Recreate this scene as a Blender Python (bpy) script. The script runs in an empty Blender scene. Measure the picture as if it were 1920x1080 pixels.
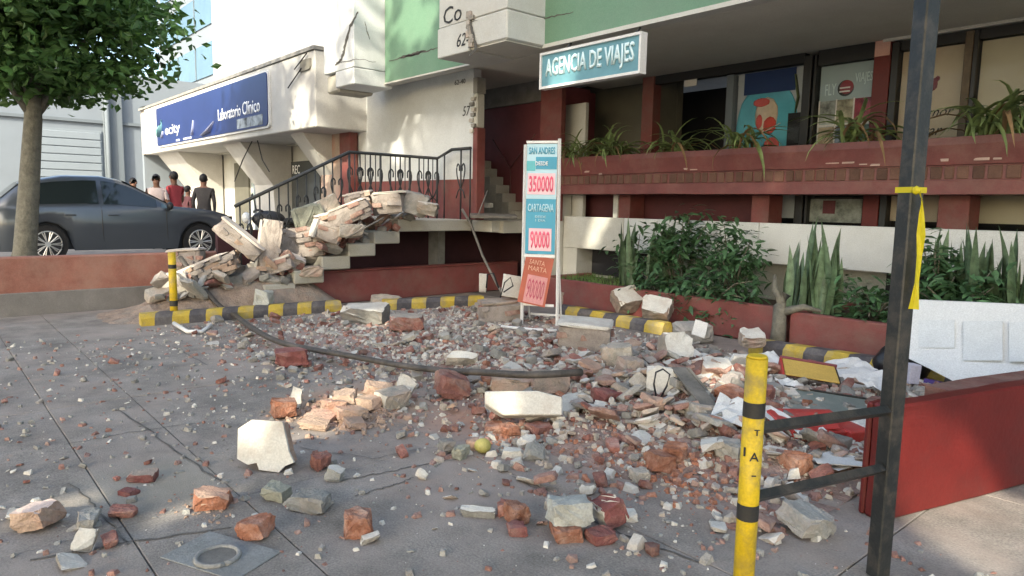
import bpy, bmesh, math, random
from mathutils import Vector, Matrix, Euler, noise
R_ = random.Random(11)
sc = bpy.context.scene
rad = math.radians

# ------------------------------------------------------------------ camera
HEAD, PITCH, ROLL, FPX, CAM_H = rad(49), rad(6.8), rad(1.1), 1300.0, 1.5
CROT = Matrix.Rotation(HEAD, 3, 'Z') @ Matrix.Rotation(rad(90) - PITCH, 3, 'X') @ Matrix.Rotation(ROLL, 3, 'Z')
CAM = Vector((0, 0, CAM_H))
cd = bpy.data.cameras.new('camera')
co = bpy.data.objects.new('camera', cd)
sc.collection.objects.link(co)
cd.sensor_width = 36.0
cd.lens = FPX / 1920 * 36.0
cd.clip_start = 0.05
cd.clip_end = 800
co.location = CAM
co.rotation_euler = CROT.to_euler()
sc.camera = co

# ------------------------------------------------------------------ world, sun, exposure
SUN_EL = rad(31)
SUN_H = Vector((0.47, -0.883))
S = Vector((SUN_H.x * math.cos(SUN_EL), SUN_H.y * math.cos(SUN_EL), math.sin(SUN_EL))).normalized()
w = bpy.data.worlds.new('World')
sc.world = w
w.use_nodes = True
wn = w.node_tree.nodes
sky = wn.new('ShaderNodeTexSky')
sky.sky_type = 'NISHITA'
sky.sun_disc = False
sky.sun_elevation = SUN_EL
sky.sun_rotation = math.atan2(SUN_H.x, SUN_H.y)
sky.air_density = 1.0
sky.dust_density = 3.5
sky.ozone_density = 1.0
bg = wn['Background']
w.node_tree.links.new(sky.outputs[0], bg.inputs[0])
bg.inputs[1].default_value = 0.15
sd = bpy.data.lights.new('sun', 'SUN')
sd.energy = 2.2
sd.angle = rad(0.5)
sd.color = (1.0, 0.90, 0.74)
so = bpy.data.objects.new('sun', sd)
sc.collection.objects.link(so)
so.rotation_euler = S.to_track_quat('Z', 'Y').to_euler()
so.location = S * 40
sc.view_settings.view_transform = 'Standard'
sc.view_settings.look = 'None'
sc.view_settings.gamma = 1
sc.view_settings.use_curve_mapping = False
sc.view_settings.exposure = 1.85
sc.view_settings.use_white_balance = True
sc.view_settings.white_balance_temperature = 6600
sc.view_settings.white_balance_tint = 5

# ------------------------------------------------------------------ survey helpers (photo measurement -> world metres)
def ray(x, y):
    return CROT @ Vector(((x - 960) / FPX, -(y - 540) / FPX, -1))
def on(x, y, ax, val):
    d = ray(x, y)
    return CAM + d * ((val - CAM[ax]) / d[ax])
FWD = Vector((-math.sin(HEAD), math.cos(HEAD), 0))
RGT = Vector((math.cos(HEAD), math.sin(HEAD), 0))
def at_depth(x, y, D):
    d = ray(x, y)
    return CAM + d * (D / d.dot(FWD))
def ground(x, y, z=0.0):
    return on(x, y, 2, z)
def depth(p):
    return (p - CAM).dot(FWD)

# ------------------------------------------------------------------ materials
MATS = {}
def mat(name, col, rough=0.85, var=0.12, scale=5.0, bump=0.15, bscale=40.0, dirt=None, dirt_amt=0.0, dirt_scale=1.6,
        objvar=0.0, metal=0.0, spec=0.4, trans=0.0, coat=0.0, detail=6.0, speck=0.12):
    if name in MATS:
        return MATS[name]
    m = bpy.data.materials.new(name)
    m.use_nodes = True
    nt = m.node_tree
    N, L = nt.nodes, nt.links
    b = N['Principled BSDF']
    b.inputs['Roughness'].default_value = rough
    b.inputs['Metallic'].default_value = metal
    b.inputs['Specular IOR Level'].default_value = spec
    if coat:
        b.inputs['Coat Weight'].default_value = coat
        b.inputs['Coat Roughness'].default_value = 0.08
    geo = N.new('ShaderNodeNewGeometry')
    pos = geo.outputs['Position']
    n1 = N.new('ShaderNodeTexNoise')
    n1.inputs['Scale'].default_value = scale
    n1.inputs['Detail'].default_value = detail
    n1.inputs['Roughness'].default_value = 0.65
    L.new(pos, n1.inputs['Vector'])
    mr = N.new('ShaderNodeMapRange')
    mr.inputs['From Min'].default_value = 0.25
    mr.inputs['From Max'].default_value = 0.75
    mr.inputs['To Min'].default_value = 1 - var * 1.6
    mr.inputs['To Max'].default_value = 1 + var
    L.new(n1.outputs['Fac'], mr.inputs['Value'])
    mul = N.new('ShaderNodeVectorMath')
    mul.operation = 'SCALE'
    mul.inputs[0].default_value = col[:3]
    L.new(mr.outputs['Result'], mul.inputs['Scale'])
    out = mul.outputs['Vector']
    if speck and bump:
        n4 = N.new('ShaderNodeTexNoise')
        n4.inputs['Scale'].default_value = 95
        n4.inputs['Detail'].default_value = 3
        L.new(pos, n4.inputs['Vector'])
        m4 = N.new('ShaderNodeMapRange')
        m4.inputs['From Min'].default_value = 0.3
        m4.inputs['From Max'].default_value = 0.7
        m4.inputs['To Min'].default_value = 1 - speck
        m4.inputs['To Max'].default_value = 1 + speck
        L.new(n4.outputs['Fac'], m4.inputs['Value'])
        mu4 = N.new('ShaderNodeVectorMath')
        mu4.operation = 'SCALE'
        L.new(out, mu4.inputs[0])
        L.new(m4.outputs['Result'], mu4.inputs['Scale'])
        out = mu4.outputs['Vector']
    if dirt is not None:
        n2 = N.new('ShaderNodeTexNoise')
        n2.inputs['Scale'].default_value = dirt_scale
        n2.inputs['Detail'].default_value = 8
        n2.inputs['Roughness'].default_value = 0.72
        L.new(pos, n2.inputs['Vector'])
        r2 = N.new('ShaderNodeMapRange')
        r2.inputs['From Min'].default_value = 0.46
        r2.inputs['From Max'].default_value = 0.68
        r2.inputs['To Min'].default_value = 0
        r2.inputs['To Max'].default_value = dirt_amt
        L.new(n2.outputs['Fac'], r2.inputs['Value'])
        mx = N.new('ShaderNodeMix')
        mx.data_type = 'RGBA'
        L.new(r2.outputs['Result'], mx.inputs['Factor'])
        L.new(out, mx.inputs[6])
        mx.inputs[7].default_value = (*dirt[:3], 1)
        out = mx.outputs[2]
    if objvar:
        oi = N.new('ShaderNodeObjectInfo')
        hs = N.new('ShaderNodeHueSaturation')
        r3 = N.new('ShaderNodeMapRange')
        r3.inputs['To Min'].default_value = 1 - objvar
        r3.inputs['To Max'].default_value = 1 + objvar
        L.new(oi.outputs['Random'], r3.inputs['Value'])
        L.new(r3.outputs['Result'], hs.inputs['Value'])
        L.new(out, hs.inputs['Color'])
        out = hs.outputs['Color']
    L.new(out, b.inputs['Base Color'])
    if bump:
        n3 = N.new('ShaderNodeTexNoise')
        n3.inputs['Scale'].default_value = bscale
        n3.inputs['Detail'].default_value = 5
        L.new(pos, n3.inputs['Vector'])
        bp = N.new('ShaderNodeBump')
        bp.inputs['Strength'].default_value = bump
        bp.inputs['Distance'].default_value = 0.02
        L.new(n3.outputs['Fac'], bp.inputs['Height'])
        L.new(bp.outputs['Normal'], b.inputs['Normal'])
    if trans:
        tr = N.new('ShaderNodeBsdfTranslucent')
        L.new(out, tr.inputs['Color'])
        ms = N.new('ShaderNodeMixShader')
        ms.inputs[0].default_value = trans
        L.new(b.outputs[0], ms.inputs[1])
        L.new(tr.outputs[0], ms.inputs[2])
        L.new(ms.outputs[0], N['Material Output'].inputs['Surface'])
    MATS[name] = m
    return m

def glass_mat(name, tint, alpha):
    m = bpy.data.materials.new(name)
    m.use_nodes = True
    N, L = m.node_tree.nodes, m.node_tree.links
    b = N['Principled BSDF']
    b.inputs['Base Color'].default_value = (*tint, 1)
    b.inputs['Roughness'].default_value = 0.04
    b.inputs['Specular IOR Level'].default_value = 0.5
    t = N.new('ShaderNodeBsdfTransparent')
    ms = N.new('ShaderNodeMixShader')
    ms.inputs[0].default_value = alpha
    L.new(t.outputs[0], ms.inputs[1])
    L.new(b.outputs[0], ms.inputs[2])
    L.new(ms.outputs[0], N['Material Output'].inputs['Surface'])
    MATS[name] = m
    return m

def brick_core(name, c1, c2, mortar):
    m = mat(name, c1, 0.95, 0.25, 9, 0.6, 55, (0.36, 0.30, 0.245), 0.95, 4.0, objvar=0.15)
    nt = m.node_tree; N, L = nt.nodes, nt.links
    tc_ = N.new('ShaderNodeTexCoord'); bt_ = N.new('ShaderNodeTexBrick'); mp = N.new('ShaderNodeMapping')
    mp.inputs['Rotation'].default_value = (rad(90), 0, rad(12))
    nz_ = N.new('ShaderNodeTexNoise'); nz_.inputs['Scale'].default_value = 7; va_ = N.new('ShaderNodeVectorMath'); va_.operation = 'MULTIPLY_ADD'
    va_.inputs[1].default_value = (0.09, 0.09, 0.09); L.new(nz_.outputs['Color'], va_.inputs[0]); L.new(tc_.outputs['Object'], va_.inputs[2]); L.new(tc_.outputs['Object'], nz_.inputs['Vector'])
    L.new(va_.outputs[0], mp.inputs['Vector']); L.new(mp.outputs[0], bt_.inputs['Vector'])
    bt_.inputs['Color1'].default_value = (*c1, 1); bt_.inputs['Color2'].default_value = (*c2, 1); bt_.inputs['Mortar'].default_value = (*mortar, 1)
    bt_.inputs['Scale'].default_value = 1.0; bt_.inputs['Brick Width'].default_value = 0.22; bt_.inputs['Row Height'].default_value = 0.078; bt_.inputs['Mortar Size'].default_value = 0.012; bt_.inputs['Mortar Smooth'].default_value = 0.4
    sc_n = [n for n in N if n.bl_idname == 'ShaderNodeVectorMath' and n.operation == 'SCALE'][0]
    L.new(bt_.outputs['Color'], sc_n.inputs[0])
    return m
DUST = (0.27, 0.215, 0.185)
m_slab = mat('forecourt_concrete', (0.235, 0.210, 0.186), 0.92, 0.34, 2.6, 0.22, 130, (0.33, 0.275, 0.24), 0.9, 0.8, speck=0.28)
m_ground = mat('ground_concrete', (0.13, 0.12, 0.11), 0.95, 0.2, 2.0, 0.3, 30)
def dust_stain(m, spots):
    nt = m.node_tree; N, L = nt.nodes, nt.links
    bsdf = N['Principled BSDF']
    src = bsdf.inputs['Base Color'].links[0].from_socket
    g = N.new('ShaderNodeNewGeometry')
    nz = N.new('ShaderNodeTexNoise'); nz.inputs['Scale'].default_value = 2.2; nz.inputs['Detail'].default_value = 9; nz.inputs['Roughness'].default_value = 0.75
    L.new(g.outputs['Position'], nz.inputs['Vector'])
    for (x, y, r, col, amt) in spots:
        d = N.new('ShaderNodeVectorMath'); d.operation = 'DISTANCE'; d.inputs[1].default_value = (x, y, 0)
        L.new(g.outputs['Position'], d.inputs[0])
        mr = N.new('ShaderNodeMapRange'); mr.inputs['From Min'].default_value = 0; mr.inputs['From Max'].default_value = r; mr.inputs['To Min'].default_value = 1.0; mr.inputs['To Max'].default_value = 0.0
        L.new(d.outputs['Value'], mr.inputs['Value'])
        ad = N.new('ShaderNodeMath'); ad.operation = 'ADD'; L.new(mr.outputs[0], ad.inputs[0]); L.new(nz.outputs['Fac'], ad.inputs[1])
        m2 = N.new('ShaderNodeMapRange'); m2.inputs['From Min'].default_value = 0.62; m2.inputs['From Max'].default_value = 1.25; m2.inputs['To Max'].default_value = amt
        L.new(ad.outputs[0], m2.inputs['Value'])
        mx = N.new('ShaderNodeMix'); mx.data_type = 'RGBA'; L.new(m2.outputs[0], mx.inputs['Factor']); L.new(src, mx.inputs[6]); mx.inputs[7].default_value = (*col, 1)
        src = mx.outputs[2]
    L.new(src, bsdf.inputs['Base Color'])
dust_stain(m_slab, [(-3.4, 4.6, 3.2, (0.33, 0.245, 0.205), 0.8), (-6.6, 4.6, 2.6, (0.35, 0.28, 0.25), 0.6), (-7.0, 3.6, 1.6, (0.36, 0.25, 0.21), .55), (-4.6, 2.45, .8, (0.42, 0.26, 0.17), .8), (-3.7, 3.0, .6, (0.40, 0.22, 0.15), .8), (-3.9, .9, .6, (0.33, .30, .24), .5)])
m_asph = mat('asphalt', (0.06, 0.06, 0.062), 0.9, 0.2, 3, 0.4, 90)
m_pave = mat('lot_paving', (0.22, 0.205, 0.19), 0.9, 0.2, 2, 0.3, 40, (0.13, 0.12, 0.11), 0.6, 1.2)
m_white = mat('white_wall_paint', (0.59, 0.61, 0.615), 0.75, 0.06, 1.5, 0.08, 30, (0.46, 0.465, 0.455), 0.45, 1.1)
m_cream = mat('cream_wall_paint', (0.51, 0.51, 0.475), 0.8, 0.07, 2, 0.1, 30, (0.40, 0.37, 0.31), 0.45, 1.3)
m_ceil = mat('soffit_plaster', (0.56, 0.55, 0.49), 0.85, 0.08, 1.0, 0.06, 20, (0.48, 0.45, 0.38), 0.5, 0.8)
m_green = mat('green_facade_paint', (0.135, 0.245, 0.165), 0.7, 0.08, 1.4, 0.08, 30, (0.175, 0.25, 0.19), 0.4, 1.0)
m_red = mat('oxide_red_paint', (0.19, 0.055, 0.05), 0.6, 0.22, 2.2, 0.18, 25, (0.17, 0.095, 0.078), 0.8, 2.4)
m_redchip = mat('worn_red_ledge_paint', (0.165, 0.046, 0.042), 0.42, 0.2, 2.5, 0.15, 18, (0.22, 0.115, 0.09), 0.6, 2.2)
m_redwall = mat('bright_red_wall_paint', (0.115, 0.010, 0.008), 0.5, 0.18, 2.0, 0.12, 25, (0.07, 0.018, 0.016), 0.8, 1.2)
m_maroon = mat('dark_maroon_paint', (0.19, 0.052, 0.062), 0.55, 0.15, 2, 0.08, 20)
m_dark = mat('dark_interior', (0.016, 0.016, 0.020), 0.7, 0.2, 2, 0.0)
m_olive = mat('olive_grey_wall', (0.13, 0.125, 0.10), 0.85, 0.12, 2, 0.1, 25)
m_jamb = mat('black_window_jamb', (0.016, 0.017, 0.019), 0.45, 0.1, 8, 0.05)
m_brown = mat('brown_timber_jamb', (0.10, 0.075, 0.05), 0.6, 0.2, 9, 0.1)
m_tile = mat('ledge_tile', (0.135, 0.07, 0.05), 0.75, 0.2, 9, 0.3, 60, objvar=0.25)
m_conc = mat('stair_concrete', (0.40, 0.385, 0.335), 0.85, 0.16, 4, 0.25, 45, (0.25, 0.235, 0.20), 0.6, 2.0)
m_grey = mat('raw_grey_concrete', (0.27, 0.265, 0.25), 0.92, 0.2, 5, 0.4, 50, (0.17, 0.165, 0.155), 0.5, 3)
m_soil = mat('soil', (0.055, 0.04, 0.028), 0.97, 0.3, 8, 0.6, 40)
m_yel = mat('yellow_road_paint', (0.47, 0.34, 0.05), 0.75, 0.2, 6, 0.25, 50, (0.25, 0.22, 0.16), 0.8, 4.5)
m_yelp = mat('yellow_gloss_paint', (0.60, 0.41, 0.012), 0.45, 0.16, 9, 0.12, 40, (0.27, 0.20, 0.07), 0.85, 11.0)
m_blk = mat('black_road_paint', (0.07, 0.065, 0.072), 0.75, 0.2, 6, 0.2, 50, (0.20, 0.18, 0.165), 0.65, 4)
m_blkp = mat('black_gloss_steel', (0.022, 0.024, 0.024), 0.42, 0.2, 6, 0.12, 60, (0.09, 0.075, 0.06), 0.75, 9)
m_band = mat('black_bollard_band', (0.03, 0.028, 0.025), 0.55, 0.2, 8, 0.1, 60)
m_iron = mat('wrought_iron', (0.03, 0.033, 0.036), 0.5, 0.2, 12, 0.1, 60)
m_whitemetal = mat('white_metal', (0.70, 0.69, 0.67), 0.45, 0.06, 8, 0.03, 40, (0.5, 0.48, 0.44), 0.4, 4)
m_plaster = mat('broken_white_plaster', (0.54, 0.515, 0.465), 0.88, 0.14, 6, 0.2, 50, (0.42, 0.35, 0.30), 0.6, 7, objvar=0.12)
m_cleanwhite = mat('clean_white_paint', (0.56, 0.54, 0.49), 0.8, 0.1, 5, 0.18, 30, (0.40, 0.345, 0.29), 0.75, 7)
m_brick = mat('broken_red_brick', (0.245, 0.105, 0.083), 0.95, 0.3, 14, 0.6, 70, (0.34, 0.25, 0.215), 0.85, 6, objvar=0.35)
m_brickor = mat('orange_brick', (0.30, 0.125, 0.075), 0.95, 0.25, 14, 0.6, 70, (0.36, 0.255, 0.205), 0.9, 7, objvar=0.2)
m_brickdk = mat('dark_red_brick', (0.175, 0.06, 0.055), 0.93, 0.25, 16, 0.5, 70, (0.29, 0.18, 0.155), 0.6, 7, objvar=0.2)
m_mortar = mat('mortar_chunk', (0.34, 0.31, 0.265), 0.95, 0.22, 12, 0.5, 60, (0.40, 0.27, 0.21), 0.5, 6, objvar=0.25)
m_tan = mat('tan_masonry', (0.37, 0.31, 0.255), 0.95, 0.28, 9, 0.6, 55, (0.33, 0.20, 0.16), 0.8, 4.5, objvar=0.15)
m_peach = mat('peach_masonry', (0.40, 0.29, 0.22), 0.95, 0.28, 9, 0.6, 55, (0.31, 0.17, 0.13), 0.8, 4.5, objvar=0.1)
m_core = brick_core('brick_core', (0.27, 0.165, 0.125), (0.33, 0.225, 0.175), (0.345, 0.275, 0.225))
m_corepale = brick_core('pale_brick_core', (0.37, 0.27, 0.205), (0.42, 0.325, 0.25), (0.42, 0.35, 0.285))
m_conck = mat('grey_concrete_chunk', (0.25, 0.245, 0.225), 0.93, 0.22, 9, 0.5, 60, (0.34, 0.27, 0.23), 0.45, 5, objvar=0.25)
m_dust = mat('brick_dust', (0.29, 0.195, 0.16), 0.97, 0.35, 10, 0.8, 55, (0.22, 0.205, 0.19), 0.8, 3)
m_leaf = mat('shrub_leaf', (0.078, 0.165, 0.075), 0.45, 0.55, 9, 0.0, spec=0.4, trans=0.2, objvar=0.1)
m_snake = mat('snake_plant_leaf', (0.09, 0.145, 0.08), 0.5, 0.4, 14, 0.0, spec=0.4, objvar=0.25)
m_spider = mat('spider_plant_leaf', (0.22, 0.30, 0.12), 0.5, 0.35, 9, 0.0, spec=0.4, trans=0.25, objvar=0.35)
m_dryleaf = mat('dry_leaf', (0.20, 0.13, 0.065), 0.8, 0.3, 9, 0.0, objvar=0.3)
m_treeleaf = mat('tree_leaf', (0.085, 0.175, 0.045), 0.5, 0.6, 2.2, 0.0, spec=0.35, trans=0.3)
m_bark = mat('bark', (0.16, 0.15, 0.12), 0.95, 0.3, 10, 0.7, 25)
m_paper = mat('white_paper', (0.60, 0.59, 0.57), 0.8, 0.05, 7, 0.05, 20)
m_board = mat('white_display_board', (0.56, 0.575, 0.575), 0.35, 0.05, 2, 0.02, 20)
m_boardpane = mat('pale_blue_grey_print', (0.515, 0.54, 0.55), 0.4, 0.07, 3, 0.02, 20)
m_redbox = mat('red_carton', (0.42, 0.04, 0.035), 0.5, 0.12, 6, 0.05, 30, (0.3, 0.15, 0.13), 0.4, 5)
m_gold = mat('ochre_panel', (0.50, 0.33, 0.08), 0.6, 0.1, 6, 0.05, 30)
m_darkbrown = mat('dark_brown_side', (0.05, 0.038, 0.03), 0.6, 0.2, 6, 0.1, 30)
m_slate = mat('grey_green_sheet', (0.18, 0.21, 0.19), 0.3, 0.12, 4, 0.05, 20, (0.35, 0.32, 0.28), 0.5, 4)
m_bag = mat('black_plastic_bag', (0.014, 0.014, 0.017), 0.35, 0.1, 8, 0.3, 20)
m_purple = mat('purple_plastic', (0.09, 0.05, 0.22), 0.4, 0.1, 6, 0.0)
m_strip = mat('dull_metal_strip', (0.14, 0.13, 0.115), 0.6, 0.25, 8, 0.15, 40, (0.24, 0.21, 0.18), 0.5, 4)
m_tape = mat('yellow_caution_tape', (0.72, 0.60, 0.02), 0.4, 0.12, 10, 0.0, trans=0.2)
m_fruit = mat('yellow_green_rind', (0.30, 0.27, 0.085), 0.5, 0.15, 12, 0.1)
m_skyblue = mat('sign_blue', (0.06, 0.30, 0.43), 0.5, 0.06, 3, 0.0)
m_teal = mat('sign_teal', (0.13, 0.29, 0.345), 0.5, 0.12, 4, 0.0)
m_aqua = mat('sign_aqua', (0.12, 0.46, 0.50), 0.5, 0.08, 5, 0.0)
m_pale = mat('sign_pale_blue', (0.42, 0.62, 0.70), 0.5, 0.05, 3, 0.0)
m_pink = mat('sign_pink', (0.72, 0.12, 0.20), 0.5, 0.06, 5, 0.0)
m_pinkpale = mat('sign_pale_pink', (0.74, 0.48, 0.52), 0.5, 0.06, 5, 0.0)
m_orange = mat('sign_orange_red', (0.36, 0.085, 0.05), 0.55, 0.12, 3, 0.0)
m_peachtxt = mat('sign_peach_lettering', (0.62, 0.34, 0.24), 0.6, 0.05, 3, 0.0)
m_letter = mat('pale_sign_letter', (0.60, 0.76, 0.79), 0.5, 0.05, 3, 0.0)
m_signwhite = mat('white_sign_letter', (0.78, 0.79, 0.80), 0.5, 0.03, 3, 0.0)
m_inkk = mat('black_ink', (0.03, 0.03, 0.03), 0.7, 0.2, 8, 0.0)
m_grime = mat('grey_crack', (0.10, 0.095, 0.085), 0.95, 0.2, 12, 0.2, 40)
m_navy = mat('navy_sign', (0.017, 0.036, 0.145), 0.4, 0.12, 0.8, 0.0)
m_lav = mat('sign_lavender_art', (0.38, 0.42, 0.62), 0.5, 0.2, 3, 0.0)
m_carp = mat('slate_car_paint', (0.075, 0.087, 0.108), 0.3, 0.04, 3, 0.0, metal=0.3, coat=0.8)
m_carglass = mat('dark_car_glass', (0.02, 0.028, 0.032), 0.06, 0.05, 2, 0.0, spec=0.8)
m_rubber = mat('tyre_rubber', (0.016, 0.016, 0.018), 0.8, 0.1, 8, 0.1)
m_alloy = mat('alloy', (0.55, 0.55, 0.55), 0.35, 0.05, 5, 0.0, metal=0.7)
m_blackpl = mat('black_plastic', (0.02, 0.02, 0.023), 0.5, 0.1, 8, 0.0)
m_skin = mat('skin', (0.20, 0.10, 0.065), 0.6, 0.08, 8, 0.0)
m_hair = mat('dark_hair', (0.012, 0.010, 0.010), 0.6, 0.2, 20, 0.0)
m_lamp = mat('clear_lamp_lens', (0.6, 0.62, 0.64), 0.15, 0.05, 5, 0.0)
m_fargrey = mat('far_bluish_grey_wall', (0.18, 0.21, 0.245), 0.8, 0.05, 0.8, 0.0)
m_fargrey2 = mat('far_grey_pilaster', (0.13, 0.155, 0.18), 0.8, 0.05, 0.8, 0.0)
m_tower = mat('white_tower_render', (0.30, 0.31, 0.325), 0.8, 0.05, 0.4, 0.0, dirt=(0.25, 0.255, 0.262), dirt_amt=0.25, dirt_scale=0.3)
m_blueglass = mat('blue_grey_window', (0.10, 0.17, 0.23), 0.15, 0.15, 0.4, 0.0)
m_glass = glass_mat('shop_glass', (0.012, 0.018, 0.02), 0.07)
m_labwhite = mat('clinic_white_paint', (0.54, 0.53, 0.505), 0.75, 0.08, 1.2, 0.08, 30, (0.38, 0.355, 0.325), 0.6, 0.7)

# ------------------------------------------------------------------ mesh helpers
def link(o):
    sc.collection.objects.link(o)
    return o
def mesh_from(bm, name, mats, smooth=False):
    me = bpy.data.meshes.new(name)
    if smooth:
        for f in bm.faces:
            f.smooth = True
    bm.normal_update()
    bm.to_mesh(me)
    bm.free()
    for m in (mats if isinstance(mats, (list, tuple)) else [mats]):
        me.materials.append(m)
    return me
def thing(name, label, cat, loc=(0, 0, 0), rz=0.0, group=None):
    o = link(bpy.data.objects.new(name, None))
    o.empty_display_size = 0.2
    o.location = loc
    o.rotation_euler = (0, 0, rz)
    o['label'] = label
    o['category'] = cat
    if group:
        o['group'] = group
    return o
def tag(o, label, cat, group=None):
    o['label'] = label
    o['category'] = cat
    if group:
        o['group'] = group
    return o
def structure(o):
    o['kind'] = 'structure'
    return o
def part(name, bm, mats, parent=None, world=True, smooth=False, me=None):
    """one mesh object; with world=True the bmesh is in world metres and is moved into the parent's frame"""
    if me is None:
        if parent is not None and world:
            mw = world_of(parent).inverted()
            bm.transform(mw)
        me = mesh_from(bm, name, mats, smooth)
    o = link(bpy.data.objects.new(name, me))
    if parent is not None:
        o.parent = parent
    return o
def world_of(o):
    m = Matrix.LocRotScale(o.location, o.rotation_euler, o.scale)
    return world_of(o.parent) @ m if o.parent else m
def single(name, bm, mats, label=None, cat=None, group=None, loc=None, smooth=False):
    """a top-level thing made of one mesh (world metres); its origin is put at its base"""
    if loc is None:
        xs = [v.co for v in bm.verts]
        loc = Vector((sum(v.x for v in xs) / len(xs), sum(v.y for v in xs) / len(xs), min(v.z for v in xs)))
    bm.transform(Matrix.Translation(-Vector(loc)))
    o = link(bpy.data.objects.new(name, mesh_from(bm, name, mats, smooth)))
    o.location = loc
    if label:
        tag(o, label, cat, group)
    return o
def B(): return bmesh.new()
def box(bm, x0, x1, y0, y1, z0, z1, mi=0, bev=0.0):
    r = bmesh.ops.create_cube(bm, size=1.0)
    vs = r['verts']
    for v in vs:
        v.co = Vector(((x0 + x1) / 2 + v.co.x * (x1 - x0), (y0 + y1) / 2 + v.co.y * (y1 - y0), (z0 + z1) / 2 + v.co.z * (z1 - z0)))
    fs = list({f for v in vs for f in v.link_faces})
    for f in fs:
        f.material_index = mi
    if bev:
        es = list({e for v in vs for e in v.link_edges})
        rr = bmesh.ops.bevel(bm, geom=es, offset=bev, segments=1, affect='EDGES', profile=0.5)
        for f in rr['faces']:
            f.material_index = mi
    return bm
def bx(x0, x1, y0, y1, z0, z1, bev=0.0):
    return box(B(), x0, x1, y0, y1, z0, z1, 0, bev)
def tube(bm, pts, r, n=6, mi=0, caps=True, flat=1.0):
    pts = [Vector(p) for p in pts]
    rings = []
    up = Vector((0, 0, 1))
    for i, p in enumerate(pts):
        d = (pts[min(i + 1, len(pts) - 1)] - pts[max(i - 1, 0)]).normalized()
        a = up if abs(d.dot(up)) < 0.95 else Vector((1, 0, 0))
        s = d.cross(a).normalized()
        t = s.cross(d).normalized()
        rr = r[i] if isinstance(r, (list, tuple)) else r
        rings.append([bm.verts.new(p + (s * math.cos(2 * math.pi * k / n) + t * math.sin(2 * math.pi * k / n) * flat) * rr) for k in range(n)])
    for a, b in zip(rings, rings[1:]):
        for k in range(n):
            f = bm.faces.new((a[k], a[(k + 1) % n], b[(k + 1) % n], b[k]))
            f.material_index = mi
            f.smooth = n > 4
    if caps:
        for rg, rev in ((rings[0], False), (rings[-1], True)):
            f = bm.faces.new(rg[::-1] if rev else rg)
            f.material_index = mi
    bmesh.ops.recalc_face_normals(bm, faces=bm.faces)
    return bm
def prism(bm, poly, h0, h1, plane='XZ', mi=0):
    """extrude a polygon given in a plane between two values of the remaining axis"""
    def P(u, v, h):
        return {'XZ': (u, h, v), 'YZ': (h, u, v), 'XY': (u, v, h)}[plane]
    a = [bm.verts.new(P(u, v, h0)) for u, v in poly]
    b = [bm.verts.new(P(u, v, h1)) for u, v in poly]
    n = len(poly)
    fs = [bm.faces.new(a), bm.faces.new(b[::-1])]
    for k in range(n):
        fs.append(bm.faces.new((a[k], b[k], b[(k + 1) % n], a[(k + 1) % n])))
    for f in fs:
        f.material_index = mi
    bmesh.ops.recalc_face_normals(bm, faces=bm.faces)
    return bm
def disc(bm, c, r, axis, t, n=24, mi=0, r2=None):
    c = Vector(c); axis = Vector(axis).normalized()
    res = bmesh.ops.create_cone(bm, cap_ends=True, segments=n, radius1=r, radius2=r if r2 is None else r2, depth=t,
                                matrix=Matrix.Translation(c) @ axis.to_track_quat('Z', 'Y').to_matrix().to_4x4())
    for f in {f for v in res['verts'] for f in v.link_faces}:
        f.material_index = mi
    return bm
def ball(bm, c, r, sub=2, mi=0):
    r = r if isinstance(r, (tuple, list)) else (r, r, r)
    res = bmesh.ops.create_icosphere(bm, subdivisions=sub, radius=1.0,
                                     matrix=Matrix.Translation(Vector(c)) @ Matrix.Diagonal((*r, 1)))
    for f in {f for v in res['verts'] for f in v.link_faces}:
        f.material_index = mi
        f.smooth = True
    return bm
def text_mesh(body, width, height, depth_=0.004, shear=0.0, bold=0.0):
    cu = bpy.data.curves.new('lettering', 'FONT')
    cu.body = body
    cu.align_x = 'CENTER'; cu.align_y = 'CENTER'
    cu.shear = shear
    cu.offset = bold
    cu.resolution_u = 2
    o = link(bpy.data.objects.new('lettering', cu))
    dg = bpy.context.evaluated_depsgraph_get()
    dg.update()
    me = bpy.data.meshes.new_from_object(o.evaluated_get(dg))
    bpy.data.objects.remove(o)
    bpy.data.curves.remove(cu)
    me.materials.clear()
    xs = [v.co.x for v in me.vertices]; ys = [v.co.y for v in me.vertices]
    cx, cy = (min(xs) + max(xs)) / 2, (min(ys) + max(ys)) / 2
    sx, sy = width / (max(xs) - min(xs)), height / (max(ys) - min(ys))
    bm = B()
    bm.from_mesh(me)
    bpy.data.meshes.remove(me)
    for v in bm.verts:
        v.co = Vector(((v.co.x - cx) * sx, (v.co.y - cy) * sy, 0))
    r = bmesh.ops.extrude_face_region(bm, geom=bm.faces[:])
    for g in r['geom']:
        if isinstance(g, bmesh.types.BMVert):
            g.co.z += depth_
    bmesh.ops.recalc_face_normals(bm, faces=bm.faces)
    return bm
def face_minus_y(loc):       # lettering lying in XY -> facing -Y at loc
    return Matrix.Translation(Vector(loc)) @ Matrix.Rotation(rad(90), 4, 'X')

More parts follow.
